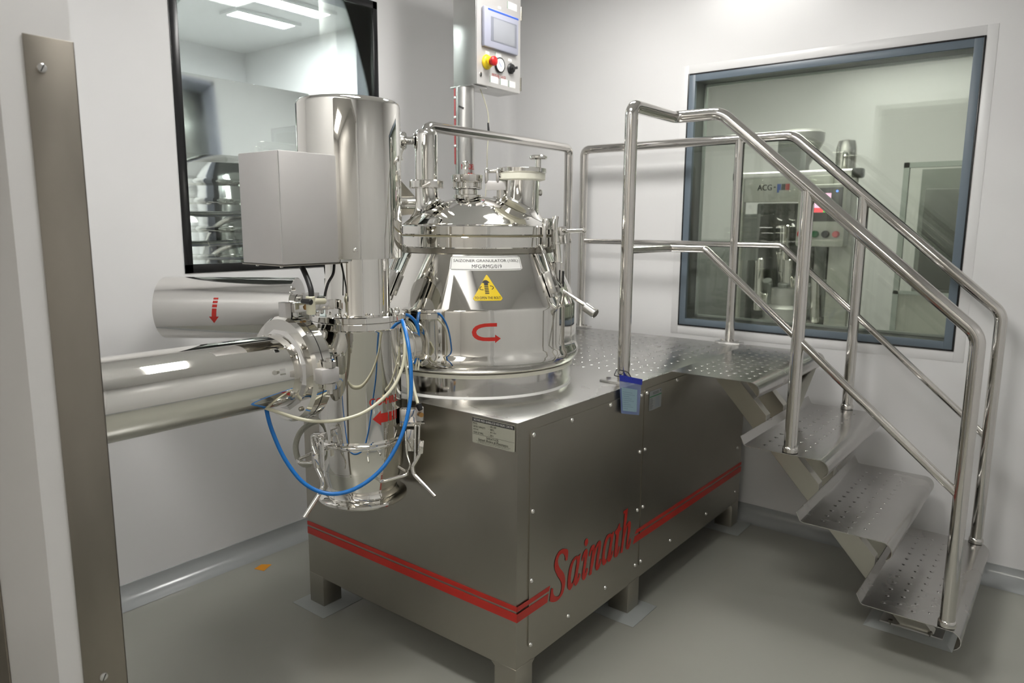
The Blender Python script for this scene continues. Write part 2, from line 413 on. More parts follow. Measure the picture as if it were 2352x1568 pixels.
# slightly raised patch of plaster round the window
g = MB()
for a in ((RX0-.045, RX0-.007, RZ0-.05, RZ1+.045), (RX1+.007, RX1+.045, RZ0-.05, RZ1+.045), (RX0-.007, RX1+.007, RZ0-.05, RZ0-.007), (RX0-.007, RX1+.007, RZ1+.007, RZ1+.045)):
    g.box(a[0], a[1], YB-.0012, YB+.002, a[2], a[3], .0008)
struct('trim_2', g, 'wall')
struct('wall_right_room_far', MB().box(-2.4, 4, 4.6, 4.7, 0, ZC), 'wall')
struct('wall_right_room_left', MB().box(-2.5, -2.4, YB+TB, 4.7, 0, ZC), 'wall')
struct('wall_right_room_right', MB().box(3.2, 3.3, YB+TB, 4.7, 0, ZC), 'wall')
lumin('ceiling_light', -.2, 3.1, 1.2, .5, 'litR', 'ceiling light above the filling machine behind the right window')
# ---- capsule filling machine
MY = YB+1.0
cm = thing('filling_machine', (-.2, MY+.35, 0), 'cream and steel filling machine with lit screen behind the right window', 'machine')
X0, X1 = -.53, .15
g = MB(); g.box(X0, X1, MY, MY+.7, .70, .80, .01); g.box(X0+.03, X1-.03, MY+.03, MY+.7, .12, .7, .01); ob('base_cabinet', g, 'machwhite', cm)
g = MB(); g.box(X0, X0+.045, MY, MY+.05, .80, 1.72, .006); g.box(X1-.12, X1, MY, MY+.05, .80, 1.72, .006); g.box(X0+.045, X1-.12, MY, MY+.05, 1.57, 1.72, .006); 
ob('door_frame', g, 'machwhite', cm)
g = MB(); g.cyl((X0+.03, MY+.02, 1.725), (X1-.03, MY+.02, 1.725), .024); ob('top_rail', g, 'satin', cm)
for x in (X0, X1): ob('corner_cap', MB().box(x-.03, x+.03, MY-.012, MY+.05, 1.695, 1.75, .012), 'machdark', cm)
g = MB(); g.box(X0+.05, X1-.125, MY+.22, MY+.6, .8, 1.57, .01); ob('inner_housing', g, 'machdark', cm)
for i in range(16):
    x = X0+.09+random.random()*.42; z = .82+random.random()*.35; h = .1+random.random()*.3; r = .012+random.random()*.025
    ob('turret_rod', MB().cyl((x, MY+.14+random.random()*.1, z), (x, MY+.14+random.random()*.02, z+h), r, ch=.004), 'mirror' if i % 3 else 'machgrey', cm)
ob('turret', MB().lathe([(0, .80), (.17, .80), (.17, .84), (.13, .86), (.13, .93), (.09, .95), (.09, 1.05), (0, 1.06)], (-.24, MY+.16, 0)), 'satin', cm)
ob('notice_sheet', MB().box(-.475, -.375, MY-.004, MY-.001, 1.22, 1.50), 'machgrey', cm)
hp = ob('control_box', MB().box(-.125, .135, MY-.12, MY-.02, 1.315, 1.66, .012), 'machwhite', cm)
ob('screen_bezel', MB().box(-.095, .115, MY-.125, MY-.119, 1.455, 1.64, .003), 'machdark', hp)
ob('screen', MB().box(-.06, .055, MY-.129, MY-.1245, 1.505, 1.61), 'hmi', hp)
ob('screen_bar', MB().box(-.06, .02, MY-.131, MY-.1285, 1.505, 1.53), 'hmir', hp)
ob('screen_bar', MB().box(.02, .055, MY-.131, MY-.1285, 1.505, 1.53), 'hmig', hp)
ob('status_lamp', MB().lathe([(.006, 0), (0, .003)], (.085, MY-.126, 1.62), (0, -1, 0), 12), 'hmib', hp)
for x, m, r in ((-.085, 'redplastic', .026), (-.015, 'green', .019), (.04, 'rubber', .02), (.095, 'redtube', .018)):
    ob('push_button', MB().lathe([(r, 0), (r, .02), (r*.8, .03), (0, .031)], (x, MY-.12, 1.385), (0, -1, 0), 24), m, hp)
g = MB(); f = plane((-.36, MY-.001, 1.655), (1, 0, 0), (0, 0, 1), .002); addtext(g, 'ACG', f, 0, 0, .085, .034, bold=.02); g.poly([(.055, -.002), (.066, -.002), (.066, .004), (.055, .004)], f); ob('lettering', g, 'black', cm)
f = plane((-.285, MY-.001, 1.652), (1, 0, 0), (0, 0, 1), .002)
ob('logo_block', MB().poly([(0, -.028), (.012, -.028), (.012, -.014), (.022, -.014), (.022, .022), (0, .022)], f), 'bluestrip', cm)
ob('logo_block', MB().poly([(.024, -.014), (.046, -.014), (.046, .022), (.024, .022)], f), 'machdark', cm)
ob('logo_block', MB().poly([(.048, -.014), (.072, -.014), (.072, .022), (.048, .022)], f), 'redplastic', cm)
ob('hopper', MB().lathe([(0, 1.74), (.05, 1.74), (.05, 1.80), (.13, 1.94), (.13, 1.99), (.1, 2.01), (0, 2.01)], (-.25, MY+.3, 0)), 'satin', cm)
g = MB(); g.box(-.31, -.17, MY+.03, MY+.14, 1.75, 1.93, .012); ob('feeder_housing', g, 'machgrey', cm)
ob('dust_cap', MB().lathe([(0, 1.73), (.055, 1.73), (.055, 1.87), (.045, 1.91), (0, 1.925)], (.055, MY+.12, 0)), 'mirror', cm)
for x in (X0+.05, X0+.3, X1-.05): ob('foot', MB().cyl((x, MY+.06, 0), (x, MY+.06, .13), .03), 'rubber', cm)
# glass-fronted cabinet to the right of it
cb = thing('glazed_booth', (.75, 3.6, 0), 'pale glazed booth at the right behind the right window', 'booth')
g = MB(); g.box(.30, .33, 3.3, 3.33, 0, 1.8); g.box(1.3, 1.33, 3.3, 3.33, 0, 1.8); g.box(.30, 1.33, 3.3, 3.33, 1.77, 1.80); g.box(.3, 1.33, 3.3, 3.33, 1.03, 1.05); ob('frame', g, 'alu', cb)
ob('back_panel', MB().box(.3, 1.33, 3.9, 3.93, 0, 1.8), 'machgrey', cb); ob('lower_panel', MB().box(.33, 1.3, 3.31, 3.32, 0, 1.03), 'machwhite', cb)
ob('shelf_unit', MB().box(.38, .95, 3.55, 3.8, 1.05, 1.66, .01), 'reveal', cb)
ob('pane', MB().box(.33, 1.3, 3.31, 3.314, 1.05, 1.77), 'glassR', cb)
ob('low_cabinet', MB().box(-1.25, -.56, 3.2, 3.8, 0, 1.33, .01), 'machgrey', label='grey low cabinet left of the filling machine behind the right window', cat='cabinet')
# ================================================================ MACHINE BASE CABINET
H, L, W_, HB, LW = .88, 1.745, .99, .1235, .082
base = thing('machine_base', (-.495, .87, 0), 'large brushed steel machine cabinet with red stripes, carrying the mixing bowl', 'machine cabinet')
g = MB(); g.box(-W_, -.0015, .0015, L, HB, H-.003); ob('body', g, 'brushed', base)
g = MB(); g.box(-W_-.001, .001, -.001, L+.001, H-.003, H, .0012)
def bumps(g, x0, x1, y0, y1, z, nx, ny, r=.0085, h=.0017, stag=True):
    for i in range(nx):
        for j in range(ny):
            x = x0+(x1-x0)*(i+.5)/nx; y = y0+(y1-y0)*(j+(.5 if not stag or i % 2 else 0.1))/ny
            g.lathe([(r, -.0004), (r*.86, h*.45), (r*.55, h*.85), (r*.2, h), (0, h)], (x, y, z), n=10)
bumps(g, -.80, -.04, .80, 1.68, H, 13, 15)
ob('top_deck', g, 'deck', base, ang=50)
# legs with bent gussets: folded sheet on the two outer faces and a tube behind
def leg(x, y, sx, sy):
    g = MB(); x1, y1 = x+sx*LW, y+sy*LW
    g.box(min(x, x1), max(x, x1), min(y, y1), max(y, y1), .004, HB+.004, .002)
    gs = .012
    for ax in (0, 1):
        s = sx if ax == 0 else sy; o = V((x, y, HB)); u = V((s, 0, 0)) if ax == 0 else V((0, s, 0)); th = V((0, sy*.002, 0)) if ax == 0 else V((sx*.002, 0, 0))
        g.prism([o+u*(LW-.002), o+u*(LW+gs), o+u*(LW-.002)-V((0, 0, gs))], th)
    ob('leg', g, 'brushed', base)
for x, y, sx, sy in ((0, 0, -1, 1), (-W_, 0, 1, 1), (0, .753, -1, -1), (-W_, .753, 1, -1), (0, L, -1, -1), (-W_, L, 1, -1)): leg(x, y, sx, sy)
# epoxy plinths cast round the feet
for i, (x, y, lb) in enumerate(((-W_+.04, .05, 'at the left front foot of the cabinet'), (-.04, .71, 'at the middle foot of the cabinet'), (-.04, L-.04, 'at the far foot of the cabinet'), (-.04, .04, 'at the near foot of the cabinet'))):
    g = MB(); t = bmesh.new(); bmesh.ops.create_cube(t, size=1)
    for v in t.verts:
        k = .19 if v.co.z < 0 else .125; v.co = V((x+v.co.x*k, y+v.co.y*k, .0006 if v.co.z < 0 else .012))
    g.add(t); ob('floor_plinth', g, 'pad', label='small pale epoxy plinth on the floor '+lb, cat='plinth', bevel=.003)
# access panels with dome screws
def rr3(y0, y1, z0, z1, r=.014):
    return [(0, (y0+y1)/2+u, (z0+z1)/2+v) for u, v in rrect(y1-y0, z1-z0, r)]
def panel(y0, y1, z0, z1, scr):
    g = MB().prism([(-.0015, q[1], q[2]) for q in rr3(y0, y1, z0, z1)], (.0035, 0, 0)); p = ob('access_panel', g, 'brushed', base, ang=30)
    for y, z in scr:
        g = MB().lathe([(.0075, 0), (.0072, .002), (.0055, .0045), (.003, .006), (0, .0063)], (.002, y, z), (1, 0, 0), 16); ob('screw', g, 'mirror2', p)
panel(.058, .731, .170, .846, [(.072, .83), (.071, .60), (.069, .385), (.068, .18), (.27, .832), (.50, .835), (.715, .828), (.718, .62), (.715, .40), (.712, .187), (.27, .182), (.5, .185)])
panel(.741, 1.70, .170, .846, [(.757, .83), (.757, .62), (.757, .40), (.755, .187), (1.0, .838), (1.35, .838), (1.68, .83), (1.68, .6), (1.68, .4), (1.685, .185), (1.0, .182), (1.35, .182)])
# red stripes
def stripe(ys, ye, z0, z1, slant=0.):
    return [(.0026, ys-slant*(z1-z0)*0, z0), (.0026, ye, z0), (.0026, ye+slant*(z1-z0), z1), (.0026, ys, z1)]
ZS = ((.2804, .3065), (.3145, .329))
for z0, z1 in ZS:
    d = 0. if z0 < .3 else .008
    ob('red_stripe', MB().prism([(.0024, 0, z0), (.0024, .152+d, z0), (.0024, .158+d, z1), (.0024, 0, z1)], (.0006, 0, 0)), 'red', base)
    e = .690 if z0 < .3 else .702
    ob('red_stripe', MB().prism([(.0024, e, z0-.004), (.0024, L-.0, z0-.012), (.0024, L-.0, z1-.012), (.0024, e+.012, z1-.004)], (.0006, 0, 0)), 'red', base)
    ob('red_stripe', MB().box(-W_, .003, -.0006, .001, z0, z1), 'red', base)
# the maker's name across the panel, as in the photo (outline coordinates on the panel: along y, up z)
LOGO = [
 [[(0.2610,0.4100),(0.2590,0.3790),(0.2470,0.3810),(0.2450,0.3940),(0.2360,0.4070),(0.2270,0.4120),(0.2140,0.4110),(0.2060,0.4000),(0.2070,0.3850),(0.2170,0.3670),(0.2350,0.3470),(0.2450,0.3290),(0.2480,0.3100),(0.2460,0.2930),(0.2370,0.2760),(0.2200,0.2660),(0.2020,0.2630),(0.1800,0.2690),(0.1650,0.2810),(0.1710,0.3170),(0.1810,0.3140),(0.1820,0.2990),(0.1890,0.2870),(0.2020,0.2780),(0.2160,0.2760),(0.2260,0.2870),(0.2290,0.3040),(0.2220,0.3230),(0.2060,0.3430),(0.1940,0.3630),(0.1870,0.3810),(0.1880,0.3960),(0.1940,0.4120),(0.2070,0.4230),(0.2230,0.4260),(0.2400,0.4230)]],
 [[(0.3370,0.3730),(0.3320,0.3550),(0.3270,0.3330),(0.3220,0.3150),(0.3200,0.2990),(0.3200,0.2900),(0.3250,0.2930),(0.3290,0.3050),(0.3370,0.3000),(0.3350,0.2900),(0.3230,0.2760),(0.3100,0.2700),(0.3030,0.2760),(0.2990,0.2870),(0.2920,0.2770),(0.2770,0.2690),(0.2660,0.2770),(0.2620,0.2930),(0.2640,0.3170),(0.2700,0.3420),(0.2810,0.3600),(0.2960,0.3700),(0.3120,0.3730),(0.3200,0.3670),(0.3280,0.3700)], [(0.3080,0.3640),(0.2970,0.3590),(0.2880,0.3440),(0.2820,0.3230),(0.2800,0.3040),(0.2840,0.2900),(0.2900,0.2870),(0.2990,0.2980),(0.3060,0.3190),(0.3110,0.3400),(0.3140,0.3540)]],
 [[(0.3720,0.4110),(0.3790,0.4020),(0.3780,0.3920),(0.3690,0.3850),(0.3610,0.3900),(0.3580,0.3980),(0.3620,0.4080)]],
 [[(0.3710,0.3750),(0.3780,0.3650),(0.3770,0.3470),(0.3710,0.3260),(0.3660,0.3070),(0.3650,0.2930),(0.3690,0.2920),(0.3740,0.3070),(0.3840,0.3020),(0.3790,0.2900),(0.3700,0.2750),(0.3580,0.2700),(0.3480,0.2790),(0.3470,0.2910),(0.3520,0.3150),(0.3570,0.3380),(0.3580,0.3520),(0.3520,0.3490),(0.3490,0.3400),(0.3420,0.3440),(0.3460,0.3560),(0.3570,0.3710)]],
 [[(0.4150,0.3740),(0.4210,0.3690),(0.4210,0.3570),(0.4280,0.3610),(0.4420,0.3730),(0.4530,0.3750),(0.4620,0.3670),(0.4610,0.3450),(0.4530,0.3190),(0.4490,0.2960),(0.4500,0.2880),(0.4550,0.2920),(0.4600,0.3060),(0.4680,0.3020),(0.4630,0.2880),(0.4510,0.2740),(0.4380,0.2730),(0.4320,0.2800),(0.4300,0.2940),(0.4360,0.3200),(0.4430,0.3460),(0.4440,0.3580),(0.4350,0.3520),(0.4250,0.3340),(0.4180,0.3110),(0.4100,0.2900),(0.4060,0.2720),(0.3900,0.2730),(0.3950,0.2950),(0.4020,0.3280),(0.4070,0.3520),(0.4050,0.3590),(0.3990,0.3530),(0.3930,0.3400),(0.3860,0.3450),(0.3910,0.3580),(0.4020,0.3730)]],
 [[(0.5490,0.3760),(0.5440,0.3560),(0.5380,0.3340),(0.5330,0.3090),(0.5320,0.2890),(0.5360,0.2930),(0.5400,0.3070),(0.5470,0.3040),(0.5430,0.2900),(0.5300,0.2750),(0.5170,0.2740),(0.5100,0.2800),(0.5070,0.2890),(0.5010,0.2790),(0.4880,0.2730),(0.4770,0.2790),(0.4720,0.2950),(0.4730,0.3160),(0.4800,0.3450),(0.4920,0.3670),(0.5070,0.3770),(0.5230,0.3760),(0.5320,0.3700),(0.5380,0.3740)], [(0.5210,0.3660),(0.5060,0.3580),(0.4960,0.3420),(0.4900,0.3190),(0.4900,0.3000),(0.4960,0.2880),(0.5050,0.2920),(0.5130,0.3110),(0.5200,0.3350),(0.5260,0.3550)]],
 [[(0.5900,0.3920),(0.5890,0.3750),(0.6000,0.3720),(0.5960,0.3640),(0.5850,0.3590),(0.5800,0.3310),(0.5770,0.3080),(0.5760,0.2880),(0.5800,0.2890),(0.5840,0.3070),(0.5930,0.3030),(0.5890,0.2880),(0.5760,0.2730),(0.5610,0.2740),(0.5540,0.2840),(0.5560,0.3100),(0.5610,0.3380),(0.5640,0.3590),(0.5570,0.3600),(0.5560,0.3720),(0.5700,0.3780),(0.5810,0.3900)]],
 [[(0.6420,0.4310),(0.6390,0.4040),(0.6330,0.3780),(0.6280,0.3600),(0.6360,0.3690),(0.6530,0.3780),(0.6630,0.3730),(0.6680,0.3640),(0.6650,0.3400),(0.6570,0.3140),(0.6530,0.2930),(0.6560,0.2870),(0.6610,0.2930),(0.6650,0.3080),(0.6740,0.3030),(0.6710,0.2890),(0.6600,0.2730),(0.6470,0.2720),(0.6390,0.2790),(0.6390,0.2950),(0.6440,0.3240),(0.6480,0.3530),(0.6440,0.3640),(0.6370,0.3540),(0.6270,0.3320),(0.6190,0.3020),(0.6130,0.2740),(0.5970,0.2750),(0.6030,0.3030),(0.6100,0.3380),(0.6150,0.3740),(0.6190,0.4080),(0.6200,0.4200),(0.6110,0.4170),(0.6100,0.4280)]]]
def curvefill(loops, f, smooth=True):
    c = bpy.data.curves.new('c', 'CURVE'); c.dimensions = '2D'; c.fill_mode = 'BOTH'
    for P in loops:
        if smooth:
            Q = []; n = len(P)
            for i in range(n):
                p0, p1, p2, p3 = [V(P[(i+k) % n]) for k in (-1, 0, 1, 2)]
                a1, a2 = (p1-p0), (p2-p1); s1 = a1.length and a2.length and a1.normalized().dot(a2.normalized()) < .3
                a3 = p3-p2; s2 = a2.length and a3.length and a2.normalized().dot(a3.normalized()) < .3
                t1 = (p2-p1) if s1 else (p2-p0)/2; t2 = (p2-p1) if s2 else (p3-p1)/2
                for j in range(4):
                    t = j/4; Q.append(p1*(2*t**3-3*t*t+1)+t1*(t**3-2*t*t+t)+p2*(3*t*t-2*t**3)+t2*(t**3-t*t))
            P = Q
        s = c.splines.new('POLY'); s.points.add(len(P)-1); s.use_cyclic_u = True
        for q, p in zip(s.points, P): q.co = (p[0], p[1], 0, 1)
    o = bpy.data.objects.new('c', c); col.objects.link(o)
    me = bpy.data.meshes.new_from_object(o.evaluated_get(bpy.context.evaluated_depsgraph_get())); bpy.data.objects.remove(o); bpy.data.curves.remove(c)
    g = MB(); n = [g.b.verts.new(f(v.co.x, v.co.y)) for v in me.vertices]
    for p in me.polygons: g.b.faces.new([n[i] for i in p.vertices])
    return g
for i, lp in enumerate(LOGO):
    ob('red_letter', curvefill(lp, lambda u, v: V((.0034, u, v))), 'red', base)
# rating plate on the end face
np_ = thing('rating_plate', (-.0885, -.0006, .832), 'small grey printed rating plate at the top corner of the cabinet end', 'label')
fP = lambda a, b: V((-.0885+a, -.0012, .832+b))
g = MB().prism([fP(*p) for p in rrect(.158, .077, .005)], (0, .0012, 0)); ob('plate', g, 'plate', np_)
fQ = lambda a, b: V((-.0885+a, -.0016, .832+b))
ob('header_bar', MB().poly([(-.078, .026), (.078, .026), (.078, .0375), (-.078, .0375)], fQ), 'black', np_)
fR = lambda a, b: V((-.0885+a, -.0018, .832+b))
ob('lettering', addtext(MB(), 'SAIZONER MIXER GRANULATOR WITH INLINE CONE MILL', fR, 0, .0318, .148, .0074, bold=.02), 'white', np_)
g = MB()
for i, (a, b) in enumerate((('MODEL', 'SAI-100'), ('GROSS CAPACITY', '100 L'), ('JOB NO', 'JN-1454'), ('YEAR OF MFG.', '2011'))):
    z = .0205-i*.0088; addtext(g, a, fR, -.075, z, .0033*len(a), .0055, bold=.004, anchor='l'); addtext(g, ':', fR, -.017, z, .0012, .004, bold=.02); addtext(g, b, fR, -.011, z, .0032*len(b), .0055, bold=.004, anchor='l')
g.poly([(-.078, -.0113), (.078, -.0113), (.078, -.0107), (-.078, -.0107)], fR)
addtext(g, 'SAINATH', fR, -.008, -.0165, .034, .0062); g.lathe([(.0042, 0), (.0050, 0)], fR(.016, -.0165), (0, -1, 0), 24); g.lathe([(0, 0), (.0018, 0)], fR(.016, -.0165), (0, -1, 0), 16)
addtext(g, 'Sainath Boilers & Pneumatics', fR, 0, -.0245, .112, .0068, shear=.3, bold=.002)
addtext(g, 'A-4, SHREEJI INDUSTRIAL ESTATE, L.B.S. MARG, VIKHROLI (W), MUMBAI - 400 083', fR, 0, -.0305, .128, .0026)
addtext(g, 'TEL. 2577 5721, 2577 2762. FAX 2577 2311. E-MAIL sales sainath.com', fR, 0, -.0345, .118, .0026)
ob('lettering', g, 'black', np_)
# calibration sticker on the second panel
sk = thing('calibration_sticker', (.003, .822, .795), 'small grey sticker with a green bar on the second side panel', 'sticker')
fS = lambda a, b: V((.0032, .822+a, .795+b))
ob('sheet', MB().prism([fS(*p) for p in rrect(.096, .072, .003)], (.0006, 0, 0)), 'stick', sk)
fT = lambda a, b: V((.0042, .822+a, .795+b))
ob('green_bar', MB().poly([(-.047, .013), (.047, .013), (.047, .017), (-.047, .017)], fT), 'green', sk)
g = MB()
for i in range(9):
    z = .007-i*.0046; g.poly([(-.044, z), (-.044+.02+.012*random.random(), z), (-.044+.02, z+.0012), (-.044, z+.0012)], fT)
for i in range(2): g.poly([(-.022, .023+i*.005), (.024, .023+i*.005), (.024, .0245+i*.005), (-.022, .0245+i*.005)], fT)
g.lathe([(0, 0), (.003, 0)], fT(.038, .028), (1, 0, 0), 12)
ob('printed_lines', g, 'black', sk)
g = MB()
for i in range(9):
    z = .007-i*.0046; g.poly([(.0, z), (.03+.012*random.random(), z), (.03, z+.001), (.0, z+.001)], fT)
ob('written_lines', g, 'ink', sk)

# ================================================================ STAIRS
st = thing('steel_steps', (.55, 1.35, 0), 'steel access steps with dimpled treads in front of the right window', 'steps')
Y0, Y1, RI = .944, 1.752, .2317
def noseprof(xa, xb, z, lip=True, drop=.062, r=.034):
    P = []
    if lip: P += [(xa-.018, z+.032), (xa-.016, z+.026), (xa-.004, z+.003), (xa+.004, z)]
    else: P += [(xa, z), (xa+.01, z)]
    P += [(xa+.06, z), (xb-r-.02, z), (xb-r, z)]
    for i in range(1, 9):
        t = PI/2*i/8; P.append((xb-r+r*math.sin(t), z-r+r*math.cos(t)))
    P += [(xb-.001, z-r-(drop-r)*.35), (xb-.007, z-r-(drop-r)*.7), (xb-.017, z-drop)]
    return P
def tread(name, xa, xb, z, lip, nx, ny, bx0, bx1, by0=.05, by1=.05):
    g = MB(); g._strip([V((x, Y0, zz)) for x, zz in noseprof(xa, xb, z, lip)], [V((x, Y0, zz)) for x, zz in off(noseprof(xa, xb, z, lip), .0025)], V((0, Y1-Y0, 0)))
    bumps(g, bx0, bx1, Y0+by0, Y1-by1, z, nx, ny); return ob(name, g, 'tread', st, ang=40)
def off(P, d):
    out = []
    for i, p in enumerate(P):
        a = V(P[max(i-1, 0)]); b = V(P[min(i+1, len(P)-1)]); t = (b-a).normalized(); out.append((p[0]+(t.y)*d, p[1]-t.x*d))
    return out
tread('landing', .0025, .342, H+.001, False, 7, 12, .03, .30, .06, .08)
for i in range(3):
    xa = .3027+i*.2117; xb = .590+i*.2117; z = H-(i+1)*RI
    tread('tread', xa, xb, z, True, 4, 12, xa+.03, xb-.075)
# stringers of hollow section
zu = lambda x: .814-1.083*(x-.176)
zl = lambda x: .788-1.09*(x-.096)
xu = lambda z: .176+(.814-z)/1.083
xl = lambda z: .096+(.788-z)/1.09
for y in (1.215, 1.42):
    P = [(xl(H-.004), H-.004), (xu(H-.004), H-.004)]
    for i in range(3):
        z = H-(i+1)*RI-.0035; xa = .3027+i*.2117-.021; P += [(xa, zu(xa)), (xa, z), (xu(z), z)]
    P += [(xu(.006), .006), (xl(.006), .006)]
    ob('stringer', MB().prism([V((x, y, z)) for x, z in P], (0, .045, 0)), 'hollow', st, bevel=.0015)
for i in range(3):
    z = H-(i+1)*RI; xa = .3027+i*.2117
    for dx in (.03, .14): ob('tread_bearer', MB().box(xa+dx, xa+dx+.025, Y0+.06, Y1-.06, z-.022, z-.0035), 'hollow', st, bevel=.001)
ob('brace', MB().prism([V((.30, 1.44, .70)), V((.325, 1.45, .70)), V((.325, 1.66, H-.03)), V((.30, 1.64, H-.03))], (.012, 0, -.012)), 'hollow', st)
ob('foot_plate', MB().box(.74, .94, 1.20, 1.48, .012, .018, .001), 'satin', st)
for x in (.775, .90): ob('bolt', MB().cyl((x, 1.207, .012), (x, 1.207, .028), .008, n=6), 'dark', st)
g = MB(); t = bmesh.new(); bmesh.ops.create_cube(t, size=1)
for v in t.verts: v.co = V((.835+v.co.x*(.28 if v.co.z < 0 else .24), 1.34+v.co.y*(.36 if v.co.z < 0 else .32), .0006 if v.co.z < 0 else .012))
g.add(t); ob('floor_plinth', g, 'pad', label='pale epoxy plinth on the floor under the lowest step', cat='plinth')
# ================================================================ HANDRAILS
RT, RM = .0215, .0135
def collar(p, parent, r=.026):
    ob('weld_collar', MB().lathe([(RT, .022), (r-.002, .02), (r, .014), (r, .002), (r-.004, 0), (0, 0)], p, n=32), 'rail', parent)
def baseplate(x, y, z, parent, hx=.055, hy=.03):
    p = ob('base_plate', MB().box(x-hx, x+hx, y-hy, y+hy, z, z+.008, .0015), 'satin', parent)
    for sx in (-1, 1): ob('bolt', MB().cyl((x+sx*hx*.62, y, z+.008), (x+sx*hx*.62, y, z+.016), .009, n=6), 'mirror2', p)
ZR, ZM = 1.815, 1.342
hn = thing('stair_handrail', (.46, .97, 0), 'bent steel handrail on the near side of the steps, blue tag at its base', 'handrail')
yn = .970; ax_, ay_ = -.034, .645; z1t, z3t = H-RI, H-3*RI
g = MB(); g.tube([(ax_, ay_, H+.008), (ax_, ay_, ZR), (ax_, yn, ZR), (.140, yn, ZR), (.968, yn, 1.112), (.968, yn, z3t)], RT, fil=.035, n=20); ob('rail_tube', g, 'rail', hn)
g = MB(); g.tube([(.452, yn, z1t), (.452, yn, ZR-(.452-.14)*.849-.01)], RT, n=20); ob('post', g, 'rail', hn)
sl = (1.112-ZR)/(.968-.14)
g = MB(); g.tube([(ax_, ay_, ZM), (ax_, yn, ZM), (.105, yn, ZM), (.452, yn, ZM+sl*(.452-.105))], RM, fil=.012); ob('mid_rail', g, 'rail', hn)
g = MB(); g.tube([(.452, yn, ZM+sl*(.452-.105)), (.968, yn, ZM+sl*(.968-.105))], RM); ob('mid_rail', g, 'rail', hn)
collar((.452, yn, z1t), hn); collar((.968, yn, z3t), hn); baseplate(ax_-.026, ay_, H, hn, .052, .03)
hf = thing('stair_handrail', (.46, 1.735, 0), 'steel handrail on the window side of the steps, running along the back wall', 'handrail')
yf = 1.748
g = MB(); g.tube([(-.925, yf, H+.008), (-.925, yf, ZR), (.145, yf, ZR), (.965, yf, 1.105), (.965, yf, z3t)], RT, fil=.035, n=20); ob('rail_tube', g, 'rail', hf)
for x, z in ((-.09, H+.008), (.448, z1t)):
    g = MB(); g.tube([(x, yf, z), (x, yf, ZR if x < .1 else ZR-(x-.145)*.866)], RT, n=20); ob('post', g, 'rail', hf)
g = MB(); g.tube([(-.925, yf, ZM), (-.09, yf, ZM)], RM); ob('mid_rail', g, 'rail', hf)
g = MB(); g.tube([(-.09, yf, ZM), (.125, yf, ZM), (.448, yf, ZM-.866*(.448-.125))], RM, fil=.012); ob('mid_rail', g, 'rail', hf)
g = MB(); g.tube([(.448, yf, ZM-.866*(.448-.125)), (.965, yf, ZM-.866*(.965-.125))], RM); ob('mid_rail', g, 'rail', hf)
collar((.448, yf, z1t), hf); collar((.965, yf, z3t), hf); baseplate(-.09, yf-.0, H, hf, .06, .03); baseplate(-.925, yf, H, hf, .055, .03)
hl = thing('guard_rail', (-.95, 1.1, H), 'arched steel guard rail behind the mixing bowl', 'guard rail')
g = MB(); g.tube([(-.95, .61, H+.008), (-.95, .61, ZR), (-.95, 1.640, ZR), (-.95, 1.640, H+.008)], RT, fil=.035, n=20); ob('rail_tube', g, 'rail', hl)
g = MB(); g.tube([(-.95, .61, ZM), (-.95, 1.640, ZM)], RM); ob('mid_rail', g, 'rail', hl)
baseplate(-.95, .61, H, hl, .03, .05); baseplate(-.95, 1.640, H, hl, .03, .05)

# ---- status tag in a zip bag on the near post
tg = thing('status_tag', (.012, .60, .77), 'blue zip-lock bag with a pale card tied to the handrail post', 'tag')
q00, q10, q11, q01 = V((0.014, 0.553, 0.798)), V((0.018, 0.673, 0.768)), V((0.010, 0.698, 0.889)), V((0.006, 0.545, 0.929))
def bagf(u, v, d=0.): return (q00*(1-u)*(1-v)+q10*u*(1-v)+q11*u*v+q01*(1-u)*v)+V((.004*math.sin(u*PI)*(1-v)+d, 0, 0))
ob('pouch', MB().grid(lambda u, v: bagf(u, v), 0, 1, 0, .88, 8, 10), 'bag', tg)
ob('zip_band', MB().grid(lambda u, v: bagf(u, v, .002), -.01, 1.01, .86, 1.02, 8, 2), 'bagtop', tg)
ob('card', MB().grid(lambda u, v: bagf(u, v, .0012), .06, .80, .08, .70, 6, 6), 'card', tg)
g = MB()
for i in range(9):
    v = .14+i*.055; g.grid(lambda u, w2: bagf(u, w2, .002), .1, .3+.4*((i*37) % 10)/10, v, v+.008, 3, 1)
ob('written_lines', g, 'ink', tg)
g = MB().tube([bagf(.55, .95, .002), V((ax_+.025, ay_-.012, H+.045)), V((ax_, ay_-.0235, H+.05)), V((ax_-.026, ay_, H+.048)), V((ax_-.02, ay_-.03, H+.03)), bagf(.2, .95, .002)], .0018, n=8, fil=.008); ob('tie_string', g, 'rubber', tg)
# floor tape
ob('floor_tape', MB().prism([V((-1.399, 0.019, 0.000)), V((-1.411, 0.060, 0.000)), V((-1.377, 0.087, 0.000)), V((-1.351, 0.033, 0.000))], (0, 0, .001)), 'tape', label='small piece of orange tape on the floor by the left wall', cat='tape')
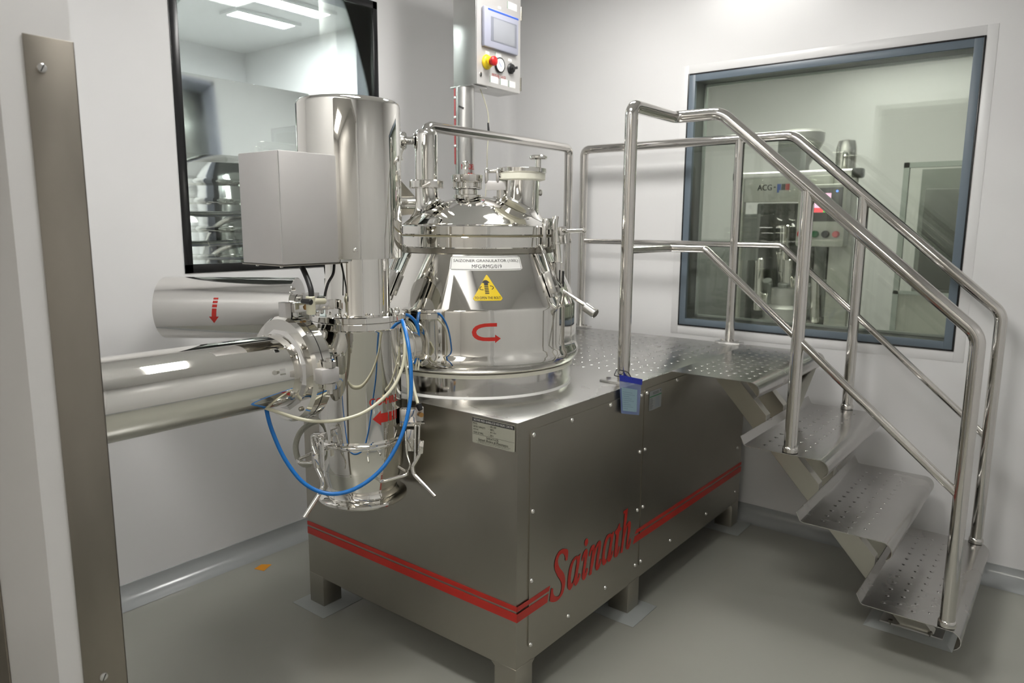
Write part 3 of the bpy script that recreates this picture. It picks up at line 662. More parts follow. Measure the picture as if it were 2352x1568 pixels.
# ================================================================ MIXING BOWL
AX, AY = -.495, .39
bowl = thing('mixing_bowl', (AX, AY, H), 'big polished steel mixing bowl with domed lid and yellow triangle sticker', 'mixing bowl')
A0 = (AX, AY, 0)
def Bp(ph, r, z, c=(AX, AY)):
    a = math.radians(ph); return V((c[0]+r*math.cos(a), c[1]+r*math.sin(a), z))
def rad(ph): a = math.radians(ph); return V((math.cos(a), math.sin(a), 0))
def tan_(ph): a = math.radians(ph); return V((-math.sin(a), math.cos(a), 0))
Z_ = V((0, 0, 1))
ob('base_ring', MB().lathe([(0, H), (.336, H), (.336, .946), (0, .946)], A0, n=128), 'mirror2', bowl)
ob('sealant_bead', MB().lathe([(.334, H), (.344, H), (.342, H+.004), (.335, H+.007)], A0, n=128, closed=True), 'caulk', bowl)
ob('gasket_ring', MB().lathe([(.32, .946), (.345, .946), (.346, .952), (.345, .958), (.32, .958)], A0, n=128, closed=True), 'gasket', bowl)
bp_ = [(.0, .959), (.338, .959), (.349, .963), (.358, .972), (.3645, .984), (.3665, .996), (.3645, 1.008), (.3595, 1.018), (.3575, 1.028), (.357, 1.04), (.357, 1.155), (.3565, 1.161), (.354, 1.167)]
ob('bowl_shell', MB().lathe(bp_+[(.274, 1.336), (.26, 1.34)], A0, n=160), 'mirror', bowl, ang=30)
ob('neck_ring', MB().lathe([(.25, 1.334), (.279, 1.334), (.279, 1.350), (.25, 1.350)], A0, n=128, closed=True), 'dark', bowl)
ob('bowl_flange', MB().lathe([(.2, 1.350), (.284, 1.350), (.2865, 1.353), (.2865, 1.384), (.285, 1.386), (.2, 1.386)], A0, n=128, closed=True), 'mirror', bowl)
ob('lid_gasket', MB().lathe([(.2, 1.386), (.2835, 1.386), (.2835, 1.3915), (.2, 1.3915)], A0, n=128, closed=True), 'gasket2', bowl)
lid = ob('lid', MB().lathe([(.2, 1.3915), (.285, 1.3915), (.2865, 1.394), (.2865, 1.418), (.284, 1.421), (.268, 1.4215), (.262, 1.4225), (.252, 1.428), (.235, 1.4395), (.215, 1.4525), (.19, 1.467), (.16, 1.4825), (.13, 1.4965), (.10, 1.508), (.07, 1.516), (.04, 1.5205), (0, 1.522)], A0, n=160), 'mirror', bowl, ang=30)
def domez(r):
    T = [(.07, 1.516), (.10, 1.508), (.13, 1.4965), (.16, 1.4825), (.19, 1.467), (.215, 1.4525), (.235, 1.4395), (.252, 1.428), (.262, 1.4225), (.30, 1.42)]
    if r <= .07: return 1.519
    for (a, za), (b, zb) in zip(T, T[1:]):
        if a <= r <= b: return za+(zb-za)*(r-a)/(b-a)
    return 1.42
RV, FV = V((.785, .619, 0)), V((-.619, .785, 0))
# nozzle with a collar that follows the dome
def nozzle(c, r, top, name, m='mirror', col=.022, n=48):
    g = MB(); ring = []
    for i in range(n):
        a = 2*PI*i/n; row = []
        for rr, dz in ((r+col, .0008), (r+col*.8, .004), (r+col*.45, .008), (r+.005, .014), (r, .024)):
            x, y = c[0]+rr*math.cos(a), c[1]+rr*math.sin(a); row.append(g.b.verts.new((x, y, domez(math.hypot(x-AX, y-AY))+dz)))
        row.append(g.b.verts.new((c[0]+r*math.cos(a), c[1]+r*math.sin(a), top))); ring.append(row)
    for i in range(n):
        j = (i+1) % n
        for k in range(5): g.b.faces.new((ring[i][k], ring[j][k], ring[j][k+1], ring[i][k+1]))
    g.b.faces.new([q[-1] for q in ring]); return ob(name, g, m, bowl, ang=60)
# centre cap
c = V((AX, AY, 0))+RV*-.028
ob('centre_nozzle', MB().lathe([(.05, 1.51), (.05, 1.525), (.036, 1.528), (.036, 1.548), (0, 1.548)], c, n=48), 'mirror', bowl)
cap = ob('clamp_cap', MB().lathe([(.048, 1.545), (.053, 1.547), (.053, 1.551), (.040, 1.553), (.040, 1.566), (.053, 1.568), (.055, 1.572), (.055, 1.592), (.052, 1.594), (0, 1.594)], c, n=48), 'mirror', bowl)
ob('wing_knob', MB().lathe([(0, 1.594), (.006, 1.594), (.006, 1.612), (.011, 1.618), (.012, 1.634), (.010, 1.638), (0, 1.638)], c+V((.01, -.02, 0)), n=16), 'mirror', cap)
for i in range(5):
    a = i*1.256+.4; p = c+V((math.cos(a)*.047, math.sin(a)*.047, 0)); ob('stud', MB().cyl(p+Z_*1.545, p+Z_*1.588, .0045, n=10), 'mirror', cap)
ob('small_boss', MB().lathe([(.014, 1.505), (.018, 1.512), (.02, 1.522), (0, 1.524)], c+V((.05, -.05, -.006)), n=20), 'mirror', bowl)
# filter tower
c = V((AX, AY, 0))+RV*-.167-FV*.02; tw = (c.x, c.y)
nozzle(tw, .0395, 1.556, 'tower_nozzle')
t_ = ob('filter_tower', MB().lathe([(0, 1.556), (.039, 1.556), (.039, 1.722), (.037, 1.733), (.031, 1.740), (0, 1.742)], c, n=48), 'mirror', bowl)
ob('tower_clamp', MB().lathe([(.040, 1.544), (.056, 1.546), (.059, 1.549), (.059, 1.570), (.056, 1.573), (.040, 1.575)], c, n=48, closed=True), 'mirror', t_)
cf = V((.61, -.79, 0)); p = c+cf*.062+RV*.006
ob('clamp_screw', MB().cyl(p+Z_*1.549-RV*.012, p+Z_*1.562+RV*.014, .0055, n=12), 'mirror', t_)
# side stub with clamp ring and valve handle running left from the tower
u = -RV; p0 = c+u*.037+Z_*1.705
g = MB(); g.lathe([(0, 0), (.024, 0), (.026, .003), (.016, .008), (.0135, .014), (.0135, .034), (0, .034)], p0, u, 32); ob('side_stub', g, 'mirror', t_)
g = MB(); g.lathe([(.014, 0), (.026, 0), (.030, .004), (.030, .013), (.026, .017), (.014, .017)], p0+u*.032, u, 32, closed=True); sr = ob('stub_clamp', g, 'mirror', t_)
g = MB(); g.lathe([(0, 0), (.015, 0), (.015, .01), (.013, .012), (.015, .014), (.015, .024), (.013, .026), (.015, .028), (.015, .07), (0, .07)], p0+u*.049, u, 24); ob('threaded_stub', g, 'satin', t_)
ob('clamp_wingnut', MB().tube([p0+u*.045-Z_*.028, p0+u*.052-Z_*.045, p0+u*.048-Z_*.066], .0055, fil=.01), 'mirror', t_)
# lid arm: gusset plates and shaft running left behind the mill motor
e_ = V((AX, AY, 0))+RV*-.20+FV*.06
g = MB(); g.cyl(e_+Z_*1.500, e_-RV*.20+Z_*1.500, .022); ob('lift_shaft', g, 'mirror', bowl)
g = MB().prism([e_+RV*.0+Z_*1.50, e_-RV*.16+Z_*1.68, e_-RV*.20+Z_*1.68, e_-RV*.20+Z_*1.44, e_-RV*.02+Z_*1.46], FV*.008); ob('lift_gusset', g, 'dark', bowl)
ob('lift_post', MB().box(e_.x-.17-.03, e_.x-.17+.03, e_.y-.12-.03, e_.y-.12+.03, H, 1.68, .004), 'satin', bowl)
# charge port with white gasket and hinged lid
c = V((AX, AY, 0))+RV*.158-FV*.01; cp = (c.x, c.y)
nozzle(cp, .064, 1.580, 'charge_nozzle', col=.035, n=64)
cl = ob('port_gasket', MB().lathe([(0, 1.574), (.070, 1.574), (.083, 1.578), (.083, 1.599), (0, 1.599)], c, n=64), 'gasket', bowl)
pl = ob('port_lid', MB().lathe([(0, 1.599), (.083, 1.599), (.087, 1.602), (.087, 1.614), (.084, 1.616), (0, 1.617)], c, n=64), 'mirror', bowl)
k = c+RV*.058
ob('lid_knob', MB().lathe([(.010, 1.617), (.0095, 1.645), (.026, 1.646), (.031, 1.650), (.031, 1.656), (.027, 1.660), (0, 1.661)], k, n=32), 'mirror', pl)
hcx = c-RV*.096-FV*.03
ob('hinge_block', MB().obox(hcx+RV*.010+Z_*1.556, RV, FV, Z_, .034, .014, .015, .002), 'boxsheet', bowl)
ob('hinge_bracket', MB().obox(hcx+RV*.052+FV*.012+Z_*1.552, RV, FV, Z_, .016, .012, .012, .002), 'boxsheet', bowl)
ob('hinge_support', MB().cyl(hcx+RV*.026+Z_*1.475, hcx+RV*.026+Z_*1.542, .014, n=24), 'mirror', bowl)
for dx in (-.022, .016): ob('hinge_fork', MB().obox(hcx+RV*dx+Z_*1.588, RV, FV, Z_, .006, .014, .026, .003), 'mirror2', bowl)
ob('hinge_arm', MB().obox(hcx+RV*.02+FV*.022+Z_*1.605, RV, FV, Z_, .050, .012, .006, .002), 'mirror', bowl)
ob('hinge_pin', MB().lathe([(0, 0), (.010, .001), (.0125, .005), (.010, .012), (0, .013)], hcx+RV*.034-FV*.004+Z_*1.588, -FV, 24), 'mirror', bowl)
ob('latch_disc', MB().lathe([(0, 0), (.010, .001), (.012, .006), (.008, .010), (0, .011)], c+RV*.063+Z_*1.535, RV+FV*-.3, 24), 'mirror', bowl)
ob('blank_nozzle', MB().lathe([(0, 0), (.034, 0), (.036, .004), (.036, .010), (.030, .013), (0, .014)], V((AX, AY, 1.485))+RV*.045-FV*.085, V((.35, -.45, 1)), 32), 'mirror', bowl)
# small bolt heads on the lid edge
for ph in (-107, -20, 40, 130, 200): ob('lid_bolt', MB().lathe([(.012, 1.420), (.010, 1.428), (.005, 1.431), (0, 1.4315)], Bp(ph, .262, 0), n=6), 'dark', bowl)
# over-centre latches on the cone
def latch(ph):
    r0, t0 = rad(ph), tan_(ph)
    a = Bp(ph, .281, 1.352); b = Bp(ph, .315, 1.268); c2 = Bp(ph, .345, 1.205); d = (c2-b).normalized(); nn = t0.cross(d).normalized()
    if nn.dot(r0) < 0: nn = -nn
    l = ob('latch_plate', MB().obox((b+c2)/2-nn*.004, t0, d, nn, .014, .044, .002, .001), 'mirror2', bowl)
    ob('latch_rod', MB().tube([a+nn*.012, b+nn*.014+d*.015], .0065, n=12), 'mirror', l)
    ob('lock_nut', MB().cyl(a+nn*.012+(b-a)*.18, a+nn*.012+(b-a)*.30, .010, n=6), 'mirror', l)
    for s in (-1, 1): ob('cheek', MB().obox((b+c2)/2+t0*s*.0105+nn*.010, t0, d, nn, .0018, .036, .012, .001), 'satin', l)
    ob('pivot_pin', MB().cyl(c2-d*.018+nn*.012-t0*.014, c2-d*.018+nn*.012+t0*.014, .004, n=12), 'mirror', l)
    e = c2+nn*.012
    ob('lever', MB().tube([e-d*.02, e+d*.004, e+r0*.010-Z_*.015, e+r0*.006-Z_*.045, e-r0*.004-Z_*.062], .0042, n=10, fil=.012), 'mirror', l)
latch(-2); latch(-106); latch(130)
# lid lock: hook over the flange, threaded rod, fork and long lever with a knurled grip
ph = 9; r0, t0 = rad(ph), tan_(ph)
g = MB(); g.obox(Bp(ph-3, .292, 1.428), t0, r0, Z_, .030, .010, .018, .003); g.obox(Bp(ph-9, .295, 1.395), t0, r0, Z_, .005, .007, .035, .002); g.obox(Bp(ph+1, .297, 1.395), t0, r0, Z_, .006, .009, .050, .002); lk = ob('lid_hook', g, 'mirror2', bowl)
ob('hook_rod', MB().cyl((-0.241, 0.447, 1.417), (-0.235, 0.441, 1.365), .010, ch=.003), 'mirror', lk)
ob('lock_nut', MB().cyl((-0.203, 0.466, 1.367), (-0.203, 0.465, 1.360), .016, n=24), 'mirror', lk)
ob('lock_rod', MB().cyl((-0.203, 0.466, 1.362), (-0.192, 0.461, 1.299), .0125, n=24), 'mirror', lk)
ob('hook_strap', MB().tube([(-0.208, 0.467, 1.453), (-0.208, 0.461, 1.420), (-0.197, 0.459, 1.368)], .010, n=16), 'mirror', lk)
ob('fork', MB().cyl((-0.196, 0.459, 1.305), (-0.199, 0.467, 1.229), .018, n=24, ch=.004), 'mirror2', lk)
ob('fork_screw', MB().cyl((-0.177, 0.430, 1.246), (-0.182, 0.439, 1.246), .006, n=16), 'dark', lk)
ob('fork_slot', MB().obox((-0.167, 0.458, 1.248), RV, FV, Z_, .002, .006, .026), 'rubber', lk)
ob('fork', MB().obox((-0.185, 0.473, 1.264), RV, FV, Z_, .006, .012, .036, .003), 'mirror2', lk)
ob('lock_lever', MB().tube([(-0.180, 0.470, 1.235), (-0.179, 0.466, 1.209), (-0.052, 0.464, 1.152)], .0060, n=12, fil=.015), 'mirror', lk)
ob('lever_grip', MB().cyl((-0.077, 0.455, 1.162), (-0.036, 0.455, 1.141), .0165, n=24, ch=.002), 'mirror2', lk)
g = MB(); g.obox((-0.239, 0.548, 1.402), RV, FV, Z_, .016, .02, .018, .002); g.obox((-0.236, 0.545, 1.375), RV, FV, Z_, .016, .02, .014, .002); eb = ob('eye_bracket', g, 'mirror2', bowl)
ob('tommy_bar', MB().tube([(-0.206, 0.523, 1.404), (-0.157, 0.562, 1.407)], .0068, n=14), 'mirror', eb)
for q in ((-0.206, 0.523, 1.404), (-0.157, 0.562, 1.407)): ob('bar_end', MB().lathe([(0, -.009), (.007, -.006), (.0095, 0), (.007, .006), (0, .009)], q, RV, 16), 'mirror', eb)
ob('eye_bolt', MB().cyl((-0.201, 0.518, 1.362), (-0.206, 0.521, 1.389), .007, n=16), 'satin', eb)
# labels on the cone: surface map around the axis
import functools
CS = math.hypot(.080, .169)
def cone(ph0, z0, off=.0006):
    r0_ = .354-(z0-1.167)*.080/.169
    def f(u, v):
        z = z0+v*.169/CS; r = .354-(z-1.167)*.080/.169+off; a = math.radians(ph0)+u/r0_
        return V((AX+r*math.cos(a), AY+r*math.sin(a), z))
    return f
PL = -42.0
def fillgrid(f, outline_w, outline_h, r=.006, nu=28):
    g = MB(); W, Hh = outline_w/2, outline_h/2
    cols = []
    for i in range(nu+1):
        u = -W+2*W*i/nu; d = max(0, abs(u)-(W-r)); hh = Hh-(r-math.sqrt(max(0, r*r-d*d))); cols.append([g.b.verts.new(f(u, -hh+2*hh*j/3)) for j in range(4)])
    for a, b in zip(cols, cols[1:]):
        for j in range(3): g.b.faces.new((a[j], b[j], b[j+1], a[j+1]))
    return g
f0 = cone(PL, 1.305, .0006); f1 = cone(PL, 1.305, .0011)
lb = ob('name_label', fillgrid(f0, .232, .049), 'white', bowl)
g = MB()
ow, oh = .225, .043
for (u0, u1, v0, v1) in ((-ow/2, ow/2, oh/2-.0012, oh/2), (-ow/2, ow/2, -oh/2, -oh/2+.0012)): g.grid(f1, u0+.003, u1-.003, v0, v1, 24, 1)
for (u0, u1) in ((-ow/2, -ow/2+.0012), (ow/2-.0012, ow/2)): g.grid(f1, u0, u1, -oh/2+.003, oh/2-.003, 1, 3)
for sx in (-1, 1):
    for sy in (-1, 1): g.b.faces.new([g.b.verts.new(f1(sx*a, sy*b)) for a, b in ((ow/2-.0012, oh/2-.003), (ow/2, oh/2-.003), (ow/2-.003, oh/2), (ow/2-.003, oh/2-.0012))])
addtext(g, 'SAIZONER GRANULATOR (100L)', f1, 0, .0072, .212, .0120, bold=.004); addtext(g, 'MFG/RMG/019', f1, 0, -.0105, .093, .0125, bold=.004)
ob('lettering', g, 'black', lb)
f0 = cone(PL-.5, 1.232, .0007); f1 = cone(PL-.5, 1.232, .0013)
TR = []
T3 = [V((0, .0465)), V((-.0485, -.0435)), V((.0485, -.0435))]
for i in range(3):
    p = T3[i]; a = (T3[i-1]-p).normalized(); b = (T3[(i+1) % 3]-p).normalized()
    for t in (0, .33, .67, 1): q = p+a*.010*(1-t)**2+b*.010*t*t; TR.append((q.x, q.y))
def tess(poly, f, nu=14, nv=12):      # clip-free tessellation: fan of rows inside a convex outline
    ys = [p[1] for p in poly]; y0, y1 = min(ys)+1e-5, max(ys)-1e-5; g = MB(); rows = []
    for j in range(nv+1):
        y = y0+(y1-y0)*j/nv; xs = []
        for (xa, ya), (xb, yb) in zip(poly, poly[1:]+poly[:1]):
            if (ya-y)*(yb-y) <= 0 and ya != yb: xs.append(xa+(xb-xa)*(y-ya)/(yb-ya))
        rows.append([g.b.verts.new(f(min(xs)+(max(xs)-min(xs))*i/nu, y)) for i in range(nu+1)])
    for a, b in zip(rows, rows[1:]):
        for i in range(nu): g.b.faces.new((a[i], a[i+1], b[i+1], b[i]))
    return g
ws = ob('warning_sticker', tess(TR, f0), 'yellow', bowl)
g = MB(); S = .097/1370.*1.0; q = lambda x, y: ((x-705)*S, (762-y)*S)
P = [q(*p) for p in ((470, 545), (520, 470), (570, 425), (635, 412), (700, 425), (760, 470), (820, 535), (740, 550), (745, 665), (570, 665), (562, 550))]
g.b.faces.new([g.b.verts.new(f1(*p)) for p in P])
for i in range(5):
    y = 718+i*79; x = 660+i*7; g.b.faces.new([g.b.verts.new(f1(*q(*p))) for p in ((x-90, y-22), (x+88, y-26), (x+90, y+20), (x-88, y+26))])
def arcstrip(pts, w, f):
    for a, b in zip(pts, pts[1:]):
        a, b = V(a), V(b); n = (b-a).normalized(); n = V((-n.y, n.x))*w; g.b.faces.new([g.b.verts.new(f(*p)) for p in (a-n, b-n, b+n, a+n)])
arcstrip([q(*p) for p in ((455, 715), (400, 745), (370, 790), (385, 835), (430, 865), (535, 872))], .0011, f1)
arcstrip([q(*p) for p in ((815, 690), (900, 695), (960, 730), (980, 775), (955, 815), (895, 850))], .0011, f1)
addtext(g, 'TO OPEN THE BOLT', f1, -.0005, -.0340, .078, .0085, bold=.02)
ob('symbols', g, 'black', ws)
# red turn-back arrow on the cylinder wall
def cylmap(c, ph0, z0, r, off=.0006):
    return lambda u, v: V((c[0]+(r+off)*math.cos(math.radians(ph0)+u/r), c[1]+(r+off)*math.sin(math.radians(ph0)+u/r), z0+v))
f = cylmap((AX, AY), -43.6, 1.0935, .357, .0008); g = MB()
S = .089/290.; q = lambda x, y: ((x-1060)*S, (297-y)*S*1.0)
O = [(1167, 195)]+[(1040, 195)]; 
out = [q(*p) for p in ((1167, 195), (1100, 195), (1040, 198), (990, 208), (950, 225), (925, 250), (913, 285), (920, 320), (940, 345), (975, 365), (1020, 375), (1080, 378), (1149, 378))]
inn = [q(*p) for p in ((1167, 231), (1100, 231), (1050, 233), (1010, 240), (980, 252), (963, 268), (957, 288), (965, 310), (985, 325), (1010, 335), (1045, 340), (1090, 340), (1149, 340))]
for i in range(len(out)-1): g.b.faces.new([g.b.verts.new(f(*p)) for p in (out[i], out[i+1], inn[i+1], inn[i])])
g.b.faces.new([g.b.verts.new(f(*q(*p))) for p in ((1149, 313), (1207, 354), (1149, 398))])
ob('turn_arrow', g, 'red', bowl)

# ================================================================ CONE MILL
MX, MYm = -.487, -.150; M0 = (MX, MYm, 0)
mill = thing('cone_mill', (MX, MYm, .6), 'tall polished steel cone mill hanging at the cabinet end, with red CO-MILL lettering', 'mill')
ob('outlet_flange', MB().lathe([(.088, .612), (.100, .606), (.121, .599), (.132, .598), (.1355, .603), (.1345, .610), (.124, .616), (.110, .617), (.106, .622), (.104, .632), (.096, .632)], M0, n=96, closed=True), 'mirror', mill)
ob('discharge_cone', MB().lathe([(.102, .625), (.104, .635), (.122, .695), (.1235, .700), (.1235, .705), (.10, .705), (.09, .63)], M0, n=96, closed=True), 'mirror', mill)
ob('lower_body', MB().lathe([(.10, .700), (.1245, .700), (.126, .703), (.126, .778), (.10, .778)], M0, n=96, closed=True), 'mirror', mill)
ob('clamp_ring', MB().lathe([(.11, .776), (.129, .776), (.134, .779), (.1355, .784), (.134, .789), (.129, .793), (.128, .798), (.11, .798)], M0, n=96, closed=True), 'mirror', mill)
mb_ = ob('mill_body', MB().lathe([(.0, .796), (.1235, .796), (.1235, 1.118), (.127, 1.1255), (0, 1.1255)], M0, n=96), 'mirror', mill)
ob('top_flange', MB().lathe([(0, 1.1255), (.138, 1.1255), (.1405, 1.128), (.1405, 1.145), (.139, 1.1465), (0, 1.1465)], M0, n=96), 'mirror', mill)
fl = ob('motor_flange', MB().lathe([(0, 1.1475), (.139, 1.1475), (.1405, 1.149), (.1405, 1.163), (.138, 1.165), (0, 1.165)], M0, n=96), 'mirror', mill)
for i in range(8):
    p = Bp(22.5+i*45, .122, 0, (MX, MYm)); ob('bolt', MB().lathe([(0, 1.165), (.008, 1.165), (.008, 1.1715), (.006, 1.174), (0, 1.174)], p, n=12), 'mirror2', fl)
ob('motor_neck', MB().lathe([(.0, 1.165), (.0955, 1.165), (.0945, 1.170), (.0935, 1.33), (0, 1.33)], M0, n=96), 'mirror', mill)
QX = -.506
mc = ob('motor_cover', MB().lathe([(0, 1.327), (.146, 1.327), (.1465, 1.329), (.1465, 1.752), (.1445, 1.760), (.140, 1.765), (.132, 1.767), (0, 1.768)], (QX, MYm, 0), n=128), 'mirror', mill)
for ph_, z_ in ((-36.0, 1.352), (60, 1.352), (150, 1.352)): ob('cover_screw', MB().lathe([(.007, 0), (.0065, .003), (.004, .005), (0, .0055)], Bp(ph_, .1465, z_, (QX, MYm)), rad(ph_), 16), 'mirror', mc)
# junction box
jb = ob('junction_box', MB().box(-.602, -.420, -.446, -.262, 1.3185, 1.606, .003), 'boxsheet', mill)
ob('box_seam', MB().box(-.4215, -.4193, -.4475, -.4455, 1.322, 1.603), 'satin', jb)
ob('box_lid_edge', MB().box(-.604, -.418, -.448, -.262, 1.3145, 1.3175, .0005), 'dark', jb)
fs = ob('mounting_flange', MB().prism([V((-.4195, y, z)) for y, z in ((-.262, 1.602), (-.228, 1.600), (-.222, 1.594), (-.222, 1.33), (-.228, 1.320), (-.262, 1.319))], (-.003, 0, 0)), 'satin', jb)
for z_ in (1.565, 1.368): ob('screw', MB().lathe([(.005, 0), (.0048, .002), (.003, .0035), (0, .004)], (-.4195, -.243, z_), (1, 0, 0), 14), 'mirror', jb)
for x, y in ((-.56, -.43), (-.45, -.43)): ob('screw', MB().lathe([(.005, 0), (.004, .004), (0, .005)], (x, y, 1.3145), (0, 0, -1), 12), 'mirror', jb)
# red lettering and arrow on the mill body
f = cylmap(M0, -4, .918, .1235, .0007)
ob('lettering', addtext(MB(), 'CO-MILL', f, 0, 0, .104, .022, bold=.012), 'red', mb_)
f = cylmap(M0, -3, .868, .1235, .0007)
ar = MB()
for P in (((-.046, 0), (-.020, .022), (-.020, .0135), (.004, .0135), (.004, -.0135), (-.020, -.0135), (-.020, -.022)), ((.009, .0135), (.020, .0135), (.020, -.0135), (.009, -.0135)), ((.025, .0135), (.033, .0135), (.033, -.0135), (.025, -.0135)), ((.038, .0135), (.043, .0135), (.043, -.0135), (.038, -.0135))):
    if len(P) == 7:
        ar.b.faces.new([ar.b.verts.new(f(*p)) for p in P[:2]+P[6:]]); ar.grid(f, -.020, .004, -.0135, .0135, 4, 1)
    else: ar.grid(f, P[0][0], P[1][0], P[2][1], P[0][1], 2, 1)
ob('arrow', ar, 'red', mb_)
# little inspection clip on the body
g = MB(); pc = Bp(-63, .1235, 1.03, (MX, MYm)); g.obox(pc+rad(-63)*.006, tan_(-63), rad(-63), Z_, .008, .006, .026, .0015); cl_ = ob('side_clip', g, 'hollow', mill)
ob('clip_pin', MB().cyl(pc+rad(-63)*.006+Z_*.024, pc+rad(-63)*.006+Z_*.033, .004, n=12), 'mirror', cl_)
# chute to the bowl
CZ = 1.045
ob('bowl_chute', MB().lathe([(.0, .10), (.072, .10), (.072, .205), (0, .205)], (MX, MYm, CZ), (0, 1, 0), 64), 'mirror', mill)
ob('chute_flange', MB().lathe([(.06, .128), (.084, .130), (.088, .136), (.088, .150), (.084, .156), (.06, .158)], (MX, MYm, CZ), (0, 1, 0), 64, closed=True), 'mirror', mill)
# bottom clamps with bent levers
def wire(name, pts, r, parent, m='mirror', fil=.01, cyc=False): return ob(name, MB().tube(pts, r, n=12, fil=fil, cyc=cyc), m, parent)
lt = ob('clamp_bracket', MB().obox((-0.485, -0.306, 0.819), RV, FV, Z_, .018, .016, .010, .002), 'mirror2', mill)
ob('bracket_strap', MB().obox((-0.499, -0.311, 0.782), RV, FV, Z_, .010, .010, .042, .002), 'mirror2', lt)
wire('clamp_bail', [(-0.461, -0.335, 0.770), (-0.483, -0.333, 0.804), (-0.486, -0.331, 0.825), (-0.472, -0.332, 0.831), (-0.451, -0.329, 0.828), (-0.444, -0.326, 0.816), (-0.430, -0.334, 0.721)], .0035, lt)
wire('clamp_lever', [(-0.462, -0.336, 0.775), (-0.450, -0.345, 0.747), (-0.425, -0.344, 0.716), (-0.422, -0.346, 0.695), (-0.419, -0.359, 0.681), (-0.430, -0.406, 0.623)], .0062, lt, fil=.012)
ob('lever_fork', MB().obox((-0.448, -0.346, 0.765), RV, FV, (Z_-RV*.12).normalized(), .0085, .008, .020, .003), 'mirror2', lt)
ob('pivot', MB().cyl((-0.438, -0.354, 0.780), (-0.458, -0.339, 0.772), .006, n=16), 'mirror', lt)
rt = ob('clamp_bracket', MB().obox((-0.348, -0.075, 0.854), RV, FV, Z_, .032, .014, .026, .002), 'mirror2', mill)
ob('sensor_block', MB().obox((-0.293, -0.092, 0.876), RV, FV, Z_, .011, .009, .020, .002), 'boxsheet', rt)
ob('bracket_shelf', MB().obox((-0.311, -0.085, 0.848), RV, FV, Z_, .024, .018, .0022), 'mirror2', rt)
ob('strap', MB().obox((-0.348, -0.076, 0.783), RV, FV, Z_, .012, .008, .034, .002), 'mirror2', rt)
ob('sensor_fitting', MB().cyl((-0.280, -0.106, 0.880), (-0.261, -0.116, 0.883), .007, n=14), 'brass', rt)
ob('sensor_plug', MB().cyl((-0.286, -0.105, 0.910), (-0.278, -0.102, 0.891), .0095, .0075, n=16, ch=.002), 'rubber', rt)
wire('clamp_bail', [(-0.289, -0.118, 0.732), (-0.299, -0.104, 0.841), (-0.303, -0.093, 0.843), (-0.297, -0.090, 0.838), (-0.293, -0.097, 0.785)], .0035, rt)
wire('clamp_lever', [(-0.280, -0.099, 0.788), (-0.280, -0.105, 0.760), (-0.294, -0.124, 0.722), (-0.289, -0.124, 0.702), (-0.205, -0.120, 0.652)], .0058, rt, fil=.012)
ob('lever_fork', MB().obox((-0.277, -0.104, 0.782), RV, FV, (Z_+RV*.10).normalized(), .0085, .008, .020, .003), 'mirror2', rt)
ob('pivot', MB().cyl((-0.266, -0.113, 0.793), (-0.283, -0.096, 0.785), .006, n=16), 'mirror', rt)
wire('lever_bow', [(-0.363, -0.083, 0.808), (-0.333, -0.109, 0.753), (-0.313, -0.113, 0.721), (-0.323, -0.112, 0.704)], .003, rt)
# loop handles on the lower section
wire('loop_handle', [(-0.545, -0.289, 0.754), (-0.512, -0.365, 0.758), (-0.472, -0.384, 0.765), (-0.462, -0.352, 0.759)], .0048, mill, fil=.008)
wire('loop_handle', [(-0.332, -0.233, 0.712), (-0.258, -0.275, 0.728), (-0.212, -0.222, 0.744), (-0.241, -0.195, 0.739), (-0.303, -0.167, 0.732)], .0048, mill, fil=.012)

# ================================================================ HORIZONTAL AIR CYLINDER (discharge valve) on the mill
ac = thing('air_cylinder', (-.495, -.62, .92), 'thick horizontal polished steel cylinder pointing from the mill to the left door jamb', 'cylinder')
CZ = 1.031; o_ = (-.495, 0, CZ); ny = (0, -1, 0)
ob('valve_neck', MB().lathe([(0, .235), (.055, .235), (.062, .275), (.085, .300), (.099, .312), (.103, .335), (.108, .353), (0, .353)], o_, ny, 96), 'mirror', ac)
ob('rear_flange', MB().lathe([(0, .353), (.1425, .353), (.1455, .356), (.1455, .381), (0, .381)], o_, ny, 96), 'mirror', ac)
ob('flange_seal', MB().lathe([(0, .381), (.1435, .381), (.1435, .384), (0, .384)], o_, ny, 96), 'rubber', ac)
ff = ob('front_flange', MB().lathe([(0, .384), (.1455, .384), (.1455, .402), (.138, .412), (.112, .413), (0, .413)], o_, ny, 96), 'mirror', ac)
g = MB(); n8 = 12
g.lathe([(0, .412), (.112, .413), (.100, .4195), (0, .4195)], o_, ny, n8); ob('boss', g, 'mirror2', ac, ang=10)
ob('end_ring', MB().lathe([(0, .419), (.099, .419), (.100, .421), (.100, .432), (0, .432)], o_, ny, 96), 'mirror2', ac)
ob('barrel', MB().lathe([(0, .43), (.0965, .43), (.0965, .955), (.094, .960), (0, .960)], o_, ny, 128), 'mirror', ac)
for a in (48, 110, -95, -28): 
    aa = math.radians(a); p = V((-.495+.0965*math.cos(aa), -.442, CZ+.0965*math.sin(aa))); ob('screw', MB().lathe([(.0055, 0), (.005, .003), (.003, .005), (0, .0055)], p, (math.cos(aa), 0, math.sin(aa)), 14), 'mirror', ac)
for a in (35, -50, 145): aa = math.radians(a); ob('bolt', MB().lathe([(.006, 0), (.006, .005), (.004, .007), (0, .0075)], (-.495+.126*math.cos(aa), -.4125, CZ+.126*math.sin(aa)), ny, 12), 'dark', ac)
ob('grease_nipple', MB().cyl((-0.380, -0.479, 1.051), (-0.387, -0.491, 1.050), .008, n=6), 'satin', ac)
